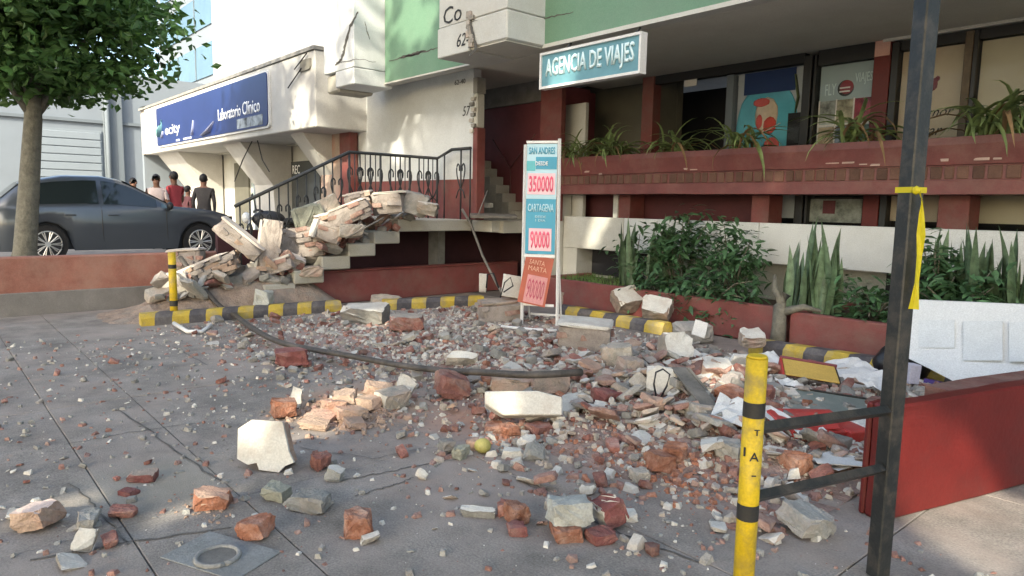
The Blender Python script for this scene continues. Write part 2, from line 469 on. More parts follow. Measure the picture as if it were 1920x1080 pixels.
# rubble shapes -----------------------------------------------------
def hull_chunk(sx, sy, sz, rng, rough=0.16, extra=6, cut=True):
    bm = B()
    for i in (-1, 1):
        for j in (-1, 1):
            for k in (-1, 1):
                if cut and rng.random() < 0.35:
                    for ax in range(3):
                        q = [i * sx / 2, j * sy / 2, k * sz / 2]
                        q[ax] *= rng.uniform(0.35, 0.75)
                        bm.verts.new(q)
                else:
                    bm.verts.new((i * sx / 2 * rng.uniform(1 - rough * 1.6, 1), j * sy / 2 * rng.uniform(1 - rough * 1.6, 1), k * sz / 2 * rng.uniform(1 - rough, 1)))
    for _ in range(extra):
        v = Vector((rng.uniform(-1, 1), rng.uniform(-1, 1), rng.uniform(-1, 1)))
        m = max(abs(v.x), abs(v.y), abs(v.z))
        v = v / m * 0.97
        bm.verts.new((v.x * sx / 2, v.y * sy / 2, v.z * sz / 2))
    r = bmesh.ops.convex_hull(bm, input=bm.verts[:])
    junk = [g for g in r['geom_interior'] if isinstance(g, bmesh.types.BMVert)]
    bmesh.ops.delete(bm, geom=junk, context='VERTS')
    bmesh.ops.recalc_face_normals(bm, faces=bm.faces)
    return bm
def roughen(bm, amp, rng, keep_axis=None):
    bmesh.ops.subdivide_edges(bm, edges=bm.edges[:], cuts=2, use_grid_fill=True)
    bmesh.ops.triangulate(bm, faces=bm.faces[:])
    off = Vector((rng.random() * 50, rng.random() * 50, rng.random() * 50))
    bm.normal_update()
    for v in bm.verts:
        if keep_axis is not None and v.normal.dot(keep_axis) > 0.93:
            continue
        n = noise.noise_vector(v.co * (0.5 / amp) + off)
        n2 = noise.noise_vector(v.co * (1.7 / amp) + off)
        v.co += (n + n2 * .45) * amp
    return bm
def paint_face(bm, axis, lim=0.75, mi=1):
    bm.normal_update()
    axis = Vector(axis)
    for f in bm.faces:
        if f.normal.dot(axis) > lim:
            f.material_index = mi
def rest(bm, M, z):
    """apply rotation M and drop the chunk so that it sits slightly into what carries it"""
    bm.transform(M)
    lo = min(v.co.z for v in bm.verts)
    bm.transform(Matrix.Translation((0, 0, z - lo)))
def rot(rx, ry, rz):
    return Euler((rad(rx), rad(ry), rad(rz)), 'XYZ').to_matrix().to_4x4()

# ================================================================== SETTING
g = bx(-160, 60, -60, 90, -0.9, -0.012)
structure(single('ground', g, m_ground, loc=(0, 0, -0.05)))
g = bx(-150, 60, -22, -7.0, -0.04, 0.0)
structure(single('street', g, m_asph, loc=(0, -14, 0)))
fore = structure(link(bpy.data.objects.new('forecourt_pavement', None)))
ysl = [-6.9, -4.6, -2.4, -0.2, 0.66, 1.19, 2.48, 4.3, 5.8, 7.22]
xsl = [-10.55, -8.3, -5.75, -3.45, -1.15, 1.2, 4.5, 8.0]
for i in range(len(xsl) - 1):
    for j in range(len(ysl) - 1):
        gp = 0.003
        bm = bx(xsl[i] + gp, xsl[i + 1] - gp, ysl[j] + gp, ysl[j + 1] - gp, -0.05, R_.uniform(-0.003, 0.002), bev=0.003)
        part('paving_slab', bm, m_slab, fore)
def ground_crack(px, wid):
    bm = B(); prev = None; fine = []
    for (a, b) in zip(px, px[1:]):
        for t in range(9):
            q = t / 9; p = ground(a[0] + (b[0] - a[0]) * q, a[1] + (b[1] - a[1]) * q)
            fine.append(Vector((p.x + R_.uniform(-.012, .012), p.y + R_.uniform(-.012, .012), .0035)))
    for i_, p in enumerate(fine):
        d = (fine[min(i_ + 1, len(fine) - 1)] - fine[max(0, i_ - 1)]).normalized(); n = Vector((-d.y, d.x, 0)) * wid * R_.uniform(.4, 1.2) / 2
        cur = (bm.verts.new(p + n), bm.verts.new(p - n))
        if prev: bm.faces.new((prev[0], prev[1], cur[1], cur[0]))
        prev = cur
    bmesh.ops.recalc_face_normals(bm, faces=bm.faces)
    part('pavement_crack', bm, mat('dirty_crack', (.125, .115, .102), .97, .3, 14, .3, 60), fore)
for px, wid in (([(640, 903), (705, 889), (790, 873), (860, 860)], .012), ([(668, 930), (735, 912), (778, 893)], .010), ([(60, 1050), (250, 1016), (460, 986)], .018), ([(225, 768), (330, 845), (425, 912)], .012),
                ([(1060, 950), (1180, 1008), (1330, 1062)], .012), ([(130, 905), (190, 960), (250, 1030)], .010), ([(960, 893), (1040, 935)], .008), ([(120, 835), (240, 812), (430, 785)], .008), ([(325, 650), (395, 690)], .016), ([(560, 840), (700, 860), (800, 840)], .006)):
    ground_crack(px, wid)
# raised lot of the clinic next door
g = bx(-60, -10.56, -6.9, 7.4, -0.04, 0.30, bev=0.02)
structure(single('neighbour_lot', g, m_pave, loc=(-20, 0, 0.3)))
g = bx(-34, -10.56, -6.9, -6.0, 0.302, 0.31)
structure(single('lot_kerb', g, m_grey))

# ================================================================== MAIN BUILDING
bld = thing('commercial_building', 'cracked green and white commercial building with deep overhang above a red planter ledge', 'building', (-5, 7.5, 0))
YF, YW = 6.45, 9.0
def bp(name, m, *a, bev=0.0):
    return part(name, bx(*a, bev=bev), m, bld)
# upper floor
bp('upper_wall', m_white, -12.05, 5.0, YF + 0.16, 15.0, 3.72, 8.2)
def green_panel(x0, x1, crack):
    bp('green_fascia', m_green, x0, x1, YF, YF + 0.155, 3.58, 6.2, bev=0.01)
green_panel(-10.92, -8.352, True)
green_panel(-6.888, 5.0, True)
bp('fascia_trim', m_cream, -6.888, 5.0, YF - 0.02, YF + 0.157, 3.552, 3.60)
bp('fascia_trim', m_cream, -10.92, -8.352, YF - 0.012, YF + 0.157, 3.556, 3.582)
# soffit over the shop fronts
bp('soffit', m_ceil, -8.42, 5.0, YF + 0.158, 9.35, 3.55, 3.718)
bp('soffit', m_ceil, -8.34, -6.9, 5.82, YF + 0.157, 3.553, 3.60)
bp('soffit', m_ceil, -12.05, -8.43, YF + 0.158, 9.5, 3.70, 3.719)
# projecting white box with the handwritten number, built of two cracked pieces
P = [(-8.35, 5.80), (-6.86, 5.76)]
bp('box_panel', m_cream, -8.35, -7.62, 5.78, 6.6, 3.53, 3.93, bev=0.012)
bp('box_panel', m_cream, -8.345, -6.865, 5.80, 6.6, 3.94, 6.2, bev=0.012)
bp('box_panel', m_cream, -7.60, -6.862, 5.795, 6.6, 3.57, 3.935, bev=0.02)
# broken, exposed patch between the two box pieces
for k in range(9):
    bm = hull_chunk(R_.uniform(.05, .12), 0.05, R_.uniform(.05, .1), R_)
    bm.transform(Matrix.Translation((-7.60 + R_.uniform(-.05, .05), 5.79, 3.60 + k * 0.05)))
    part('plaster_break', bm, m_mortar, bld)
# left corner pillar box
bp('corner_pillar', m_white, -12.05, -10.935, 5.86, 6.62, 3.78, 6.2, bev=0.012)
bp('corner_pillar', m_white, -11.60, -10.932, 5.855, 6.62, 3.50, 3.772, bev=0.015)
bp('corner_pillar', m_conc, -12.06, -11.61, 5.92, 6.62, 3.45, 3.765, bev=0.03)
# cracks: recessed-looking dark fissures, thin irregular ribbons standing in the paint
def crack(pts, wid, y, m=m_grime, nm='crack'):
    bm = B()
    prev = None
    n = len(pts)
    fine = []
    for (a, b) in zip(pts, pts[1:]):
        for t in range(6):
            q = t / 6
            fine.append((a[0] + (b[0] - a[0]) * q + R_.uniform(-.012, .012), a[1] + (b[1] - a[1]) * q + R_.uniform(-.012, .012)))
    fine.append(pts[-1])
    for i, (x, z) in enumerate(fine):
        t = i / (len(fine) - 1)
        ww = wid * (0.35 + 0.65 * math.sin(math.pi * min(1, max(0.08, t)))) * R_.uniform(.6, 1.2)
        j = min(i + 1, len(fine) - 1); k = max(i - 1, 0)
        d = Vector((fine[j][0] - fine[k][0], fine[j][1] - fine[k][1])).normalized()
        nrm = Vector((-d.y, d.x)) * ww / 2
        cur = (bm.verts.new((x + nrm.x, y, z + nrm.y)), bm.verts.new((x - nrm.x, y, z - nrm.y)))
        if prev:
            bm.faces.new((prev[0], prev[1], cur[1], cur[0]))
        prev = cur
    r = bmesh.ops.extrude_face_region(bm, geom=bm.faces[:])
    for e in r['geom']:
        if isinstance(e, bmesh.types.BMVert):
            e.co.y += 0.004
    bmesh.ops.recalc_face_normals(bm, faces=bm.faces)
    return part(nm, bm, m, bld)
def cr(pxs, wid, y):
    crack([(p.x, p.z) for p in [on(a, b, 1, y) for a, b in pxs]], wid, y - 0.003)
cr([(672, 22), (656, 50), (646, 90), (640, 112), (628, 122)], 0.075, 5.855)
cr([(684, 40), (688, 58), (693, 74)], 0.025, 5.855)
cr([(635, 118), (668, 110), (705, 116)], 0.012, 5.855)
cr([(730, 114), (770, 104), (800, 96), (825, 88)], 0.03, YF)
cr([(752, 108), (775, 101), (798, 95)], 0.05, YF)
cr([(1008, 36), (1040, 30), (1075, 22)], 0.016, YF)
cr([(882, 36), (886, 60), (893, 90), (880, 104)], 0.05, 5.78)
cr([(830, 60), (860, 50), (895, 38)], 0.012, 5.79)
# handwritten / painted numbers
def wall_text(body, px0, px1, y0, y1, yplane, m, shear=0.0, parent=bld, nm='painted_number'):
    a, b = on(px0, (y0 + y1) / 2, 1, yplane), on(px1, (y0 + y1) / 2, 1, yplane)
    t, u = on((px0 + px1) / 2, y0, 1, yplane), on((px0 + px1) / 2, y1, 1, yplane)
    bm = text_mesh(body, abs(b.x - a.x), abs(t.z - u.z), 0.003, shear)
    bm.transform(face_minus_y(((a.x + b.x) / 2, yplane - 0.004, (t.z + u.z) / 2)))
    return part(nm, bm, m, parent)
wall_text('62-', 857, 880, 62, 86, 5.78, m_inkk, 0.25)
wall_text('Co', 832, 866, 10, 42, 5.80, m_inkk, 0.1)
# white entrance wall left of the stairwell
bp('entrance_wall', m_white, on(655.5, 250, 1, 6.9).x, -9.22, 7.10, 7.26, 1.92, 3.70)
bp('entrance_dado', m_red, on(655.5, 250, 1, 6.9).x, -9.22, 7.095, 7.262, 1.25, 1.92)
bp('entrance_jamb', m_red, -9.215, -9.10, 7.09, 7.27, 1.25, 2.75, bev=0.01)
bp('entrance_jamb', m_cream, -9.215, -9.12, 7.092, 7.268, 2.75, 3.3, bev=0.02)
bp('entrance_jamb', m_grey, -9.215, -9.11, 7.09, 7.27, 3.3, 3.55)
for k in range(7):
    bm = hull_chunk(0.10, 0.06, 0.06, R_)
    bm.transform(Matrix.Translation((-9.20 + R_.uniform(-.03, .03), 7.08, 2.70 + k * 0.085)))
    part('brick', bm, m_conck if k % 2 else m_plaster, bld)
wall_text('62-40', 853, 873, 149, 158, 7.10, m_inkk)
wall_text('57', 868, 882, 199, 217, 7.10, m_inkk, 0.2)
# left corner column and the peeling side wall
bp('corner_column', m_red, on(636, 250, 1, 6.9).x, on(655, 250, 1, 6.9).x, 6.9, 7.09, 0.3, 3.48, bev=0.01)
bp('corner_column', m_grey, on(634, 250, 1, 6.88).x, on(660, 250, 1, 6.88).x, 6.88, 7.085, 3.40, 3.698)
bp('side_wall', mat('peeling_pink_render', (0.46, 0.37, 0.31), 0.9, 0.2, 3, 0.3, 20, (0.36, 0.16, 0.13), 0.8, 1.5), on(600, 250, 1, 6.9).x, on(635.5, 250, 1, 6.9).x, 6.91, 7.088, 0.3, 3.6)
bp('lower_left_wall', m_grey, -12.6, -10.2, 7.10, 7.25, 0.0, 1.06)
# stairwell
bp('stairwell_back_wall', m_maroon, -12.6, -8.65, 8.62, 8.75, 1.2, 3.34)
bp('stairwell_lintel', m_grey, -12.6, -8.65, 8.56, 8.75, 3.345, 3.70)
bp('stairwell_side', m_maroon, -8.72, -8.60, 8.55, 9.21, 1.26, 3.54)
bp('entrance_floor', m_conc, -12.5, -8.60, 7.27, 9.21, 1.05, 1.245)
# the upper flight going left behind the white wall: one step a part
_a, _b = on(966, 392, 1, 8.28), on(896, 300, 1, 8.28)
for k in range(7):
    x1 = _a.x + (_b.x - _a.x) * k / 6
    part('step', bx(x1 + (_b.x - _a.x) / 6 if k < 6 else x1 - 1.0, x1, 8.28, 8.615, 1.247, 1.247 + (_b.z - 1.247) * (k + 1) / 7, bev=0.008), m_conc, bld)
for pts in ([(-10.55, 9.2, 2.75), (-10.02, 9.2, 2.2), (-9.98, 9.2, 1.55)], [(-10.02, 9.2, 2.2), (-9.35, 9.2, 2.78)]):
    part('loose_cable', tube(B(), [(p[0], 8.605, p[2]) for p in pts], 0.012, 5), mat('dull_pink_cable', (0.2, 0.09, 0.09), 0.6), bld)
# red column at the right side of the stairwell, cream panel, recessed wall
a, b = on(1012, 250, 1, 8.25), on(1051, 250, 1, 8.25)
bp('red_column', m_red, a.x, b.x, 8.25, 8.36, 1.25, 3.548, bev=0.01)
a, b = on(1051, 220, 1, 8.62), on(1098, 220, 1, 8.62)
bp('cream_panel', m_cream, a.x - .1, b.x, 8.62, 8.70, 1.2, 3.22, bev=0.01)
bp('stairwell_side', m_maroon, a.x - .2, a.x - .101, 8.37, 9.75, 1.25, 3.548)
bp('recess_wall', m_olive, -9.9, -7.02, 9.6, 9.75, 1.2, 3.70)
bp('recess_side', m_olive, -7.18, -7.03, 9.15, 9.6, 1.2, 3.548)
bp('pale_column', m_cream, -8.72, -8.38, 8.14, 8.60, 0.0, 1.70, bev=0.01)
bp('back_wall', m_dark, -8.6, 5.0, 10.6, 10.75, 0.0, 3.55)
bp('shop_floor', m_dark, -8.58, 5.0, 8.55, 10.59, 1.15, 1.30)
bp('ceiling_trim', m_cream, -3.6, 5.0, YW - 0.09, YW - 0.03, 3.515, 3.549)
# window wall: posts and jambs
for (x0, x1, m, z0, z1) in ((-7.22, -7.0, m_red, 1.31, 3.548), (-4.58, -4.47, m_jamb, 1.31, 3.5), (-4.44, -4.41, m_jamb, 1.31, 3.5),
                            (-3.70, -3.51, m_redwall, 1.31, 3.548), (-3.50, -3.42, m_jamb, 1.31, 3.5), (-2.74, -2.66, m_brown, 1.31, 3.5), (-2.655, -2.61, m_jamb, 1.31, 3.5),
                            (-1.72, -1.62, m_jamb, 1.31, 3.5)):
    bp('window_post', m, x0, x1, YW - 0.06, YW + 0.14, z0, z1, bev=0.006)
bp('window_head', m_jamb, -6.995, -4.585, YW - 0.03, YW + 0.1, 3.42, 3.548)
bp('window_head', m_jamb, -4.40, -3.705, YW - 0.03, YW + 0.1, 3.36, 3.548)
bp('window_head', m_jamb, -3.41, 0.5, YW - 0.03, YW + 0.1, 3.40, 3.51)
bp('post_cap', mat('pink_render', (0.55, 0.33, 0.28), 0.8), -3.69, -3.52, YW - 0.075, YW - 0.061, 3.36, 3.54)
bp('door_frame', m_fargrey2, -5.71, -5.60, YW - 0.05, YW + 0.08, 1.31, 3.40, bev=0.005)
def window(x0, x1, z0=1.315, z1=3.4):
    return bp('shop_window', m_glass, x0, x1, YW + 0.0, YW + 0.012, z0, z1)
for x0, x1 in ((-5.59, -4.59), (-4.40, -3.71), (-3.41, -2.75), (-2.60, -1.73)):
    window(x0, x1)
# posters behind the glass (flat prints, built as thin sheets)
def poster_sheet(x0, x1, z0, z1, m, y=YW + 0.05):
    return bp('poster_sheet', m, x0, x1, y, y + 0.006, z0, z1)
mb = mat('poster_beige', (0.48, 0.42, 0.32), 0.8, 0.08, 1.2, 0.0, dirt=(0.36, 0.25, 0.21), dirt_amt=0.4, dirt_scale=0.9)
ps = poster_sheet(-3.41, -2.76, 1.4, 3.39, mb)
bm = B(); ball(bm, (-3.06, YW + 0.048, 2.98), (0.05, 0.004, 0.075), 2); ball(bm, (-3.02, YW + 0.048, 3.04), (0.03, 0.004, 0.035), 1)
part('rose_print', bm, mat('rose_print_red', (0.16, 0.02, 0.03), 0.7), bld)
def w_text(body, x0, x1, z0, z1, m, shear=0.0, y=YW + 0.046, nm='lettering'):
    bm = text_mesh(body, x1 - x0, z1 - z0, 0.003, shear)
    bm.transform(face_minus_y(((x0 + x1) / 2, y, (z0 + z1) / 2)))
    return part(nm, bm, m, bld)
w_text('y Amor', -3.30, -2.82, 2.58, 2.72, m_inkk, 0.4)
w_text('Llevar', -3.32, -2.92, 2.40, 2.52, m_inkk, 0.4)
poster_sheet(-2.60, -1.73, 1.4, 3.39, mat('poster_olive_beige', (0.46, 0.43, 0.33), 0.8, 0.08, 1.2, 0.0))
bm = tube(B(), [(-1.98, YW + 0.046, 3.0), (-1.9, YW + 0.046, 3.15), (-1.84, YW + 0.046, 3.3)], 0.012, 4)
part('brush_stroke', bm, m_inkk, bld)
# travel poster with six photographs
poster_sheet(-4.39, -3.72, 2.2, 3.35, mat('poster_grey_teal', (0.34, 0.44, 0.47), 0.6, 0.08, 1.5, 0.0))
pics = [(0.20, 0.22, 0.21), (0.24, 0.23, 0.17), (0.20, 0.03, 0.05), (0.27, 0.22, 0.15), (0.16, 0.20, 0.26), (0.08, 0.16, 0.13)]
for k in range(6):
    cx = -4.375 + (k % 3) * 0.22; z = 2.62 - (k // 3) * 0.33
    bp('poster_photo', mat('poster_photo_%d' % k, tuple(c * 1.7 for c in pics[k]), 0.6, 0.6, 7, 0.0), cx, cx + 0.20, YW + 0.042, YW + 0.048, z, z + 0.29)
for k in range(4):
    x = -4.39 + k * 0.22
    bp('poster_border', m_whitemetal, x, x + 0.018, YW + 0.038, YW + 0.048, 2.26, 2.92)
bp('poster_border', m_whitemetal, -4.39, -3.72, YW + 0.036, YW + 0.046, 2.585, 2.612)
bm = disc(B(), (-4.06, YW + 0.044, 3.05), 0.10, (0, -1, 0), 0.006, 24); part('round_emblem', bm, m_inkk, bld)
bm = disc(B(), (-4.045, YW + 0.039, 3.06), 0.085, (0, -1, 0), 0.005, 24); part('round_emblem', bm, mat('emblem_red', (0.24, 0.02, 0.03), 0.6), bld)
for dz in (0.0, -0.045):
    bp('emblem_stripe', m_whitemetal, -4.13, -4.0, YW + 0.030, YW + 0.036, 3.045 + dz, 3.062 + dz)
w_text('FLY', -4.32, -4.18, 2.98, 3.12, m_letter)
w_text('VIAJES', -3.95, -3.74, 3.07, 3.22, m_letter)
# blue display with a plain abstract swirl
poster_sheet(-5.58, -4.60, 1.4, 3.4, mat('poster_grey', (0.42, 0.47, 0.52), 0.7, 0.1, 1.5, 0.0))
bm = B(); ball(bm, (-5.12, YW + 0.046, 2.66), (0.46, 0.003, 0.62), 3); part('poster_shape', bm, mat('poster_turquoise', (0.09, 0.42, 0.56), 0.6, 0.2, 2, 0.0), bld)
bp('poster_shape', mat('poster_navy', (0.015, 0.04, 0.14), 0.7), -5.48, -4.72, YW + 0.036, YW + 0.0385, 3.1, 3.4)
bm = B(); ball(bm, (-5.12, YW + 0.040, 2.80), (0.18, 0.003, 0.25), 2); part('poster_shape', bm, mat('poster_cream', (0.66, 0.55, 0.42), 0.6, 0.2, 6, 0.0), bld)
mpr = mat('poster_red', (0.60, 0.07, 0.05), 0.6, 0.2, 6, 0.0)
for cx_, cz_, rx_, rz_ in ((-5.20, 2.98, .13, .06), (-5.06, 2.66, .10, .12), (-5.22, 2.72, .05, .10)):
    bm = B(); ball(bm, (cx_, YW + 0.036, cz_), (rx_, .003, rz_), 2); part('poster_shape', bm, mpr, bld)
bm = tube(B(), [(-5.36, YW + 0.035, 2.52), (-5.1, YW + 0.035, 2.58), (-4.9, YW + 0.035, 2.68)], [0.04, 0.05, 0.02], 6, flat=0.05); part('poster_shape', bm, m_whitemetal, bld)
bm = B(); ball(bm, (-5.02, YW + 0.040, 2.38), (0.12, 0.003, 0.12), 2); part('poster_shape', bm, mpr, bld)
bm = tube(B(), [(-4.72, YW + 0.036, 3.3), (-4.66, YW + 0.036, 3.0), (-4.70, YW + 0.036, 2.8)], [0.05, 0.07, 0.03], 6, flat=0.05); part('poster_shape', bm, mat('poster_olive', (0.12, 0.16, 0.07), 0.6, 0.4, 9, 0.0), bld)
bp('poster_shape', m_dark, -4.80, -4.62, YW + 0.038, YW + 0.046, 2.25, 2.80)
# small notice in the dark doorway, a pale chair-like rail
a = on(1284, 128, 1, YW - 0.01); b = on(1306, 160, 1, YW - 0.01)
bp('door_notice', m_paper, a.x, b.x, YW - 0.012, YW - 0.004, b.z, a.z)
# low part of the windows: a lower poster and the red piers in the slot under the ledge
a, b = on(1514, 365, 1, YW), on(1612, 411, 1, YW)
bp('lower_poster', mat('lower_poster_print', (0.28, 0.31, 0.28), 0.6, 0.6, 6, 0.0), a.x, b.x, YW + 0.040, YW + 0.046, 1.36, 1.66)
bp('poster_shape', mat('poster_wine', (0.12, 0.02, 0.03), 0.6), a.x + 0.2, a.x + 0.36, YW + 0.034, YW + 0.040, 1.47, 1.64)
for x0, x1, m in ((-7.25, -7.02, m_red), (-4.95, -4.70, m_red), (-2.72, -2.42, m_red), (-0.8, -0.5, m_red)):
    bp('slot_pier', m, x0, x1, 8.50, 8.86, 1.28, 1.70, bev=0.008)
bp('slot_sill', m_cream, -7.34, -7.25, 8.48, 8.84, 1.28, 1.70)
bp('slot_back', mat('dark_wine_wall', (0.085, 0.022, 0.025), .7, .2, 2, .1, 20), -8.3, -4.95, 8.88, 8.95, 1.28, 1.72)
# white band of precast panels below the slot
xs = [(-8.37, -7.06), (-7.05, -4.77), (-4.762, -3.06), (-2.93, -1.2), (-1.19, 1.5)]
for i, (x0, x1) in enumerate(xs):
    bp('precast_panel', m_white if i else m_cream, x0, x1, 8.40 + R_.uniform(0, .006), 8.52, 0.81, 1.335, bev=0.01)
bp('band_coping', m_conc, -8.37, 1.5, 8.525, 8.87, 1.18, 1.279)
bp('basement_wall', m_cream, -8.37, 1.5, 8.9, 9.0, 0.0, 1.18)
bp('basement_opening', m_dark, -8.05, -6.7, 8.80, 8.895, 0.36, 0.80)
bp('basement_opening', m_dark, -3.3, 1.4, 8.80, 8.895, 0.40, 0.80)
bp('basement_vent', m_jamb, -4.15, -4.0, 8.86, 8.897, 0.62, 0.76)
bp('basement_wall', m_cream, -8.37, -8.05, 8.42, 8.88, 0.0, 0.808)

# ---- red planter ledge with the row of tiles: part of the building
led = thing('planter_ledge', 'long oxide red planter ledge with a row of small square tiles under the shop windows', 'planter', (-5, 8.1, 1.7))
prof = [(8.10, 1.70), (8.10, 1.84), (8.125, 1.845), (8.125, 1.995), (8.09, 2.0), (8.06, 2.20), (8.06, 2.275), (8.14, 2.285), (8.14, 2.20), (8.88, 2.20), (8.88, 1.70)]
bm = prism(B(), prof, -8.25, 2.0, 'YZ')
bmesh.ops.subdivide_edges(bm, edges=[e for e in bm.edges if abs(e.verts[0].co.x - e.verts[1].co.x) > 1], cuts=60)
for v in bm.verts:
    v.co.z += noise.noise(Vector((v.co.x * 0.9, 0, 3))) * 0.012
    v.co.y += noise.noise(Vector((v.co.x * 1.3, v.co.z * 2, 7))) * 0.01
part('ledge_body', bm, m_redchip, led)
part('soil', bx(-8.24, 1.99, 8.15, 8.87, 2.205, 2.24), m_soil, led)
x = -8.2
while x < -0.6:
    wd = R_.uniform(0.085, 0.125)
    part('tile', bx(x, x + wd, 8.112 - R_.uniform(0, .006), 8.132, 1.853, 1.983, bev=0.008), m_tile, led)
    x += wd + R_.uniform(0.018, 0.04)
for px, py in ((1100, 322), (1125, 326), (1300, 318), (1285, 317), (1560, 306), (1590, 305), (1618, 308), (1640, 309), (1770, 300), (1840, 298), (1870, 297)):
    p = on(px, py, 1, 8.07)
    bm = hull_chunk(R_.uniform(.05, .16), 0.006, R_.uniform(.012, .03), R_, 0.3)
    bm.transform(Matrix.Translation((p.x, 8.074 + (2.05 - p.z) * 0.12, p.z)))
    part('paint_scar', bm, mat('bare_render_scar', (0.5, 0.36, 0.31), 0.8), led)

# ---- travel agency sign
sg = thing('travel_agency_sign', 'hanging blue sign reading AGENCIA DE VIAJES in pale letters with white frame', 'sign', (-5.84, 6.2, 3.0))
x0, x1, z0, z1 = -6.62, -5.06, 3.00, 3.385
part('panel', bx(x0, x1, 6.19, 6.26, z0, z1), m_teal, sg)
for nm, a in (('frame_bar', (x0 - .03, x1 + .03, 6.17, 6.28, z1, z1 + .03)), ('frame_bar', (x0 - .03, x1 + .03, 6.17, 6.28, z0 - .03, z0)),
              ('frame_bar', (x0 - .03, x0 - .002, 6.172, 6.278, z0 + .001, z1 - .001)), ('frame_bar', (x1 + .002, x1 + .03, 6.172, 6.278, z0 + .001, z1 - .001))):
    part(nm, bx(*a), m_whitemetal, sg)
bm = text_mesh('AGENCIA DE VIAJES', 1.42, 0.28, 0.012, 0.0, 0.018)
bm.transform(face_minus_y((-5.84, 6.19, 3.19)))
part('lettering', bm, m_letter, sg)
for x in (-6.4, -5.3):
    part('hanger', tube(B(), [(x, 6.265, 3.30), (x, 6.60, 3.70)], .015, 5), m_iron, sg)

# ---- staircase
st = thing('staircase', 'broken concrete staircase with thick cantilever steps above a red base wall', 'stairs', (-9.6, 5.5, 0))
SX0, SX1 = -10.12, -9.22
part('landing', bx(SX0 - 1.6, SX1, 5.68, 7.092, 1.065, 1.25, bev=0.012), m_conc, st)
part('landing', bx(-9.0, -8.74, 7.28, 8.1, 1.06, 1.243, bev=0.01), m_conc, st)
part('landing', bx(-9.215, -8.70, 7.095, 8.09, 1.06, 1.247, bev=0.01), m_conc, st)
for i in range(1, 7):
    zt = 1.25 - 0.178 * i
    part('step', bx(SX0, SX1 - R_.uniform(0, .02), 5.68 - 0.42 * i, 5.68 - 0.42 * (i - 1) + 0.03, zt - 0.19, zt, bev=0.015), m_conc, st)
part('base_wall', bx(-9.52, -9.40, 3.4, 8.3, 0.0, 0.47, bev=0.01), m_red, st)
part('base_cap', bx(-9.54, -9.38, 3.4, 8.3, 0.471, 0.50, bev=0.006), m_redchip, st)
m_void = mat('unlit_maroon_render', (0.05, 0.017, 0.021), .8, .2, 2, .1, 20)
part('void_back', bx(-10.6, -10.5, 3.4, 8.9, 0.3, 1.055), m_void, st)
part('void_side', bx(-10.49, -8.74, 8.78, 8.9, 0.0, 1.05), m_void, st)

# ---- railing, wrought iron
rl = thing('iron_railing', 'black wrought iron railing with heart scrolls on the stair landing', 'railing', (-10.1, 6, 1.25))
XR = -10.05
p1 = on(655, 285, 0, XR); p2 = on(820, 297, 0, XR); p0 = on(440, 387, 0, XR)
p3 = Vector((-9.62, 6.97, p2.z + 0.13)); p4 = Vector((-9.12, 6.98, p2.z + 0.13))
part('top_rail', tube(B(), [p0, p1, p2, p3, p4], 0.028, 6), m_iron, rl)
def rail_pt(t):
    return p1.lerp(p2, t)
lowz = 1.62
part('bottom_rail', tube(B(), [(XR, p1.y, 1.36), (XR, p2.y, 1.36)], 0.014, 5), m_iron, rl)
nb = 9
for i in range(nb + 1):
    q = rail_pt(i / nb)
    part('baluster', tube(B(), [(q.x, q.y, 1.24), (q.x, q.y, q.z)], 0.013 if i % 3 else 0.02, 5), m_iron, rl)
def scroll(c, s, along):
    """heart shaped scroll in the vertical plane through 'along'"""
    bm = B()
    for sg_ in (-1, 1):
        pts = []
        for k in range(15):
            t = k / 14
            a = -math.pi / 2 + t * math.pi * 1.62
            r = (1 - 0.38 * t)
            u = sg_ * (0.02 + 0.13 * math.sin(min(t * 1.25, 1) * math.pi) * r + 0.03 * t)
            v = -0.34 + 0.50 * math.sin(min(1, t * 1.35) * math.pi / 2) - (0.16 * max(0, t - .66) / .34)
            pts.append(c + along * (u * s) + Vector((0, 0, v * s)))
        tube(bm, pts, 0.012, 5)
        tube(bm, [c + Vector((0, 0, -0.34 * s)), c + along * (sg_ * 0.09 * s) + Vector((0, 0, -0.42 * s)), c + along * (sg_ * 0.15 * s) + Vector((0, 0, -0.56 * s))], 0.011, 5)
    ball(bm, c + Vector((0, 0, -0.33 * s)), 0.024, 1)
    return bm
for i in range(nb):
    q = rail_pt((i + 0.5) / nb)
    if i in (1, 2, 4, 5, 7, 8, 0):
        c = Vector((q.x, q.y, q.z - 0.36))
        part('scroll', scroll(c, 0.9, Vector((0, 1, 0))), m_iron, rl)
        part('baluster', tube(B(), [(q.x, q.y, 1.36), (q.x, q.y, q.z)], 0.009, 5), m_iron, rl)
for t in (0.5, 1.0):
    q = p3.lerp(p4, t)
    part('baluster', tube(B(), [(q.x, q.y, 1.25), (q.x, q.y, q.z)], 0.016, 5), m_iron, rl)
q = p2.lerp(p3, 0.5)
part('baluster', tube(B(), [(q.x, q.y, 1.25), (q.x, q.y, q.z)], 0.014, 5), m_iron, rl)
part('scroll', scroll(Vector((p3.x + 0.25, p3.y, p3.z - 0.36)), 0.8, Vector((1, 0, 0))), m_iron, rl)
for i in range(1, 13):
    q = p1.lerp(p0, i / 12.5)
    zb = 1.25 - 0.42 * (5.68 - q.y) if q.y < 5.68 else 1.25
    part('baluster', tube(B(), [(q.x, q.y, max(zb, .15)), (q.x, q.y, q.z)], 0.012, 5), m_iron, rl)
    if i % 2 == 0:
        part('scroll', scroll(Vector((q.x, q.y + 0.07, q.z - 0.38)), 0.7, Vector((0, 1, 0))), m_iron, rl)

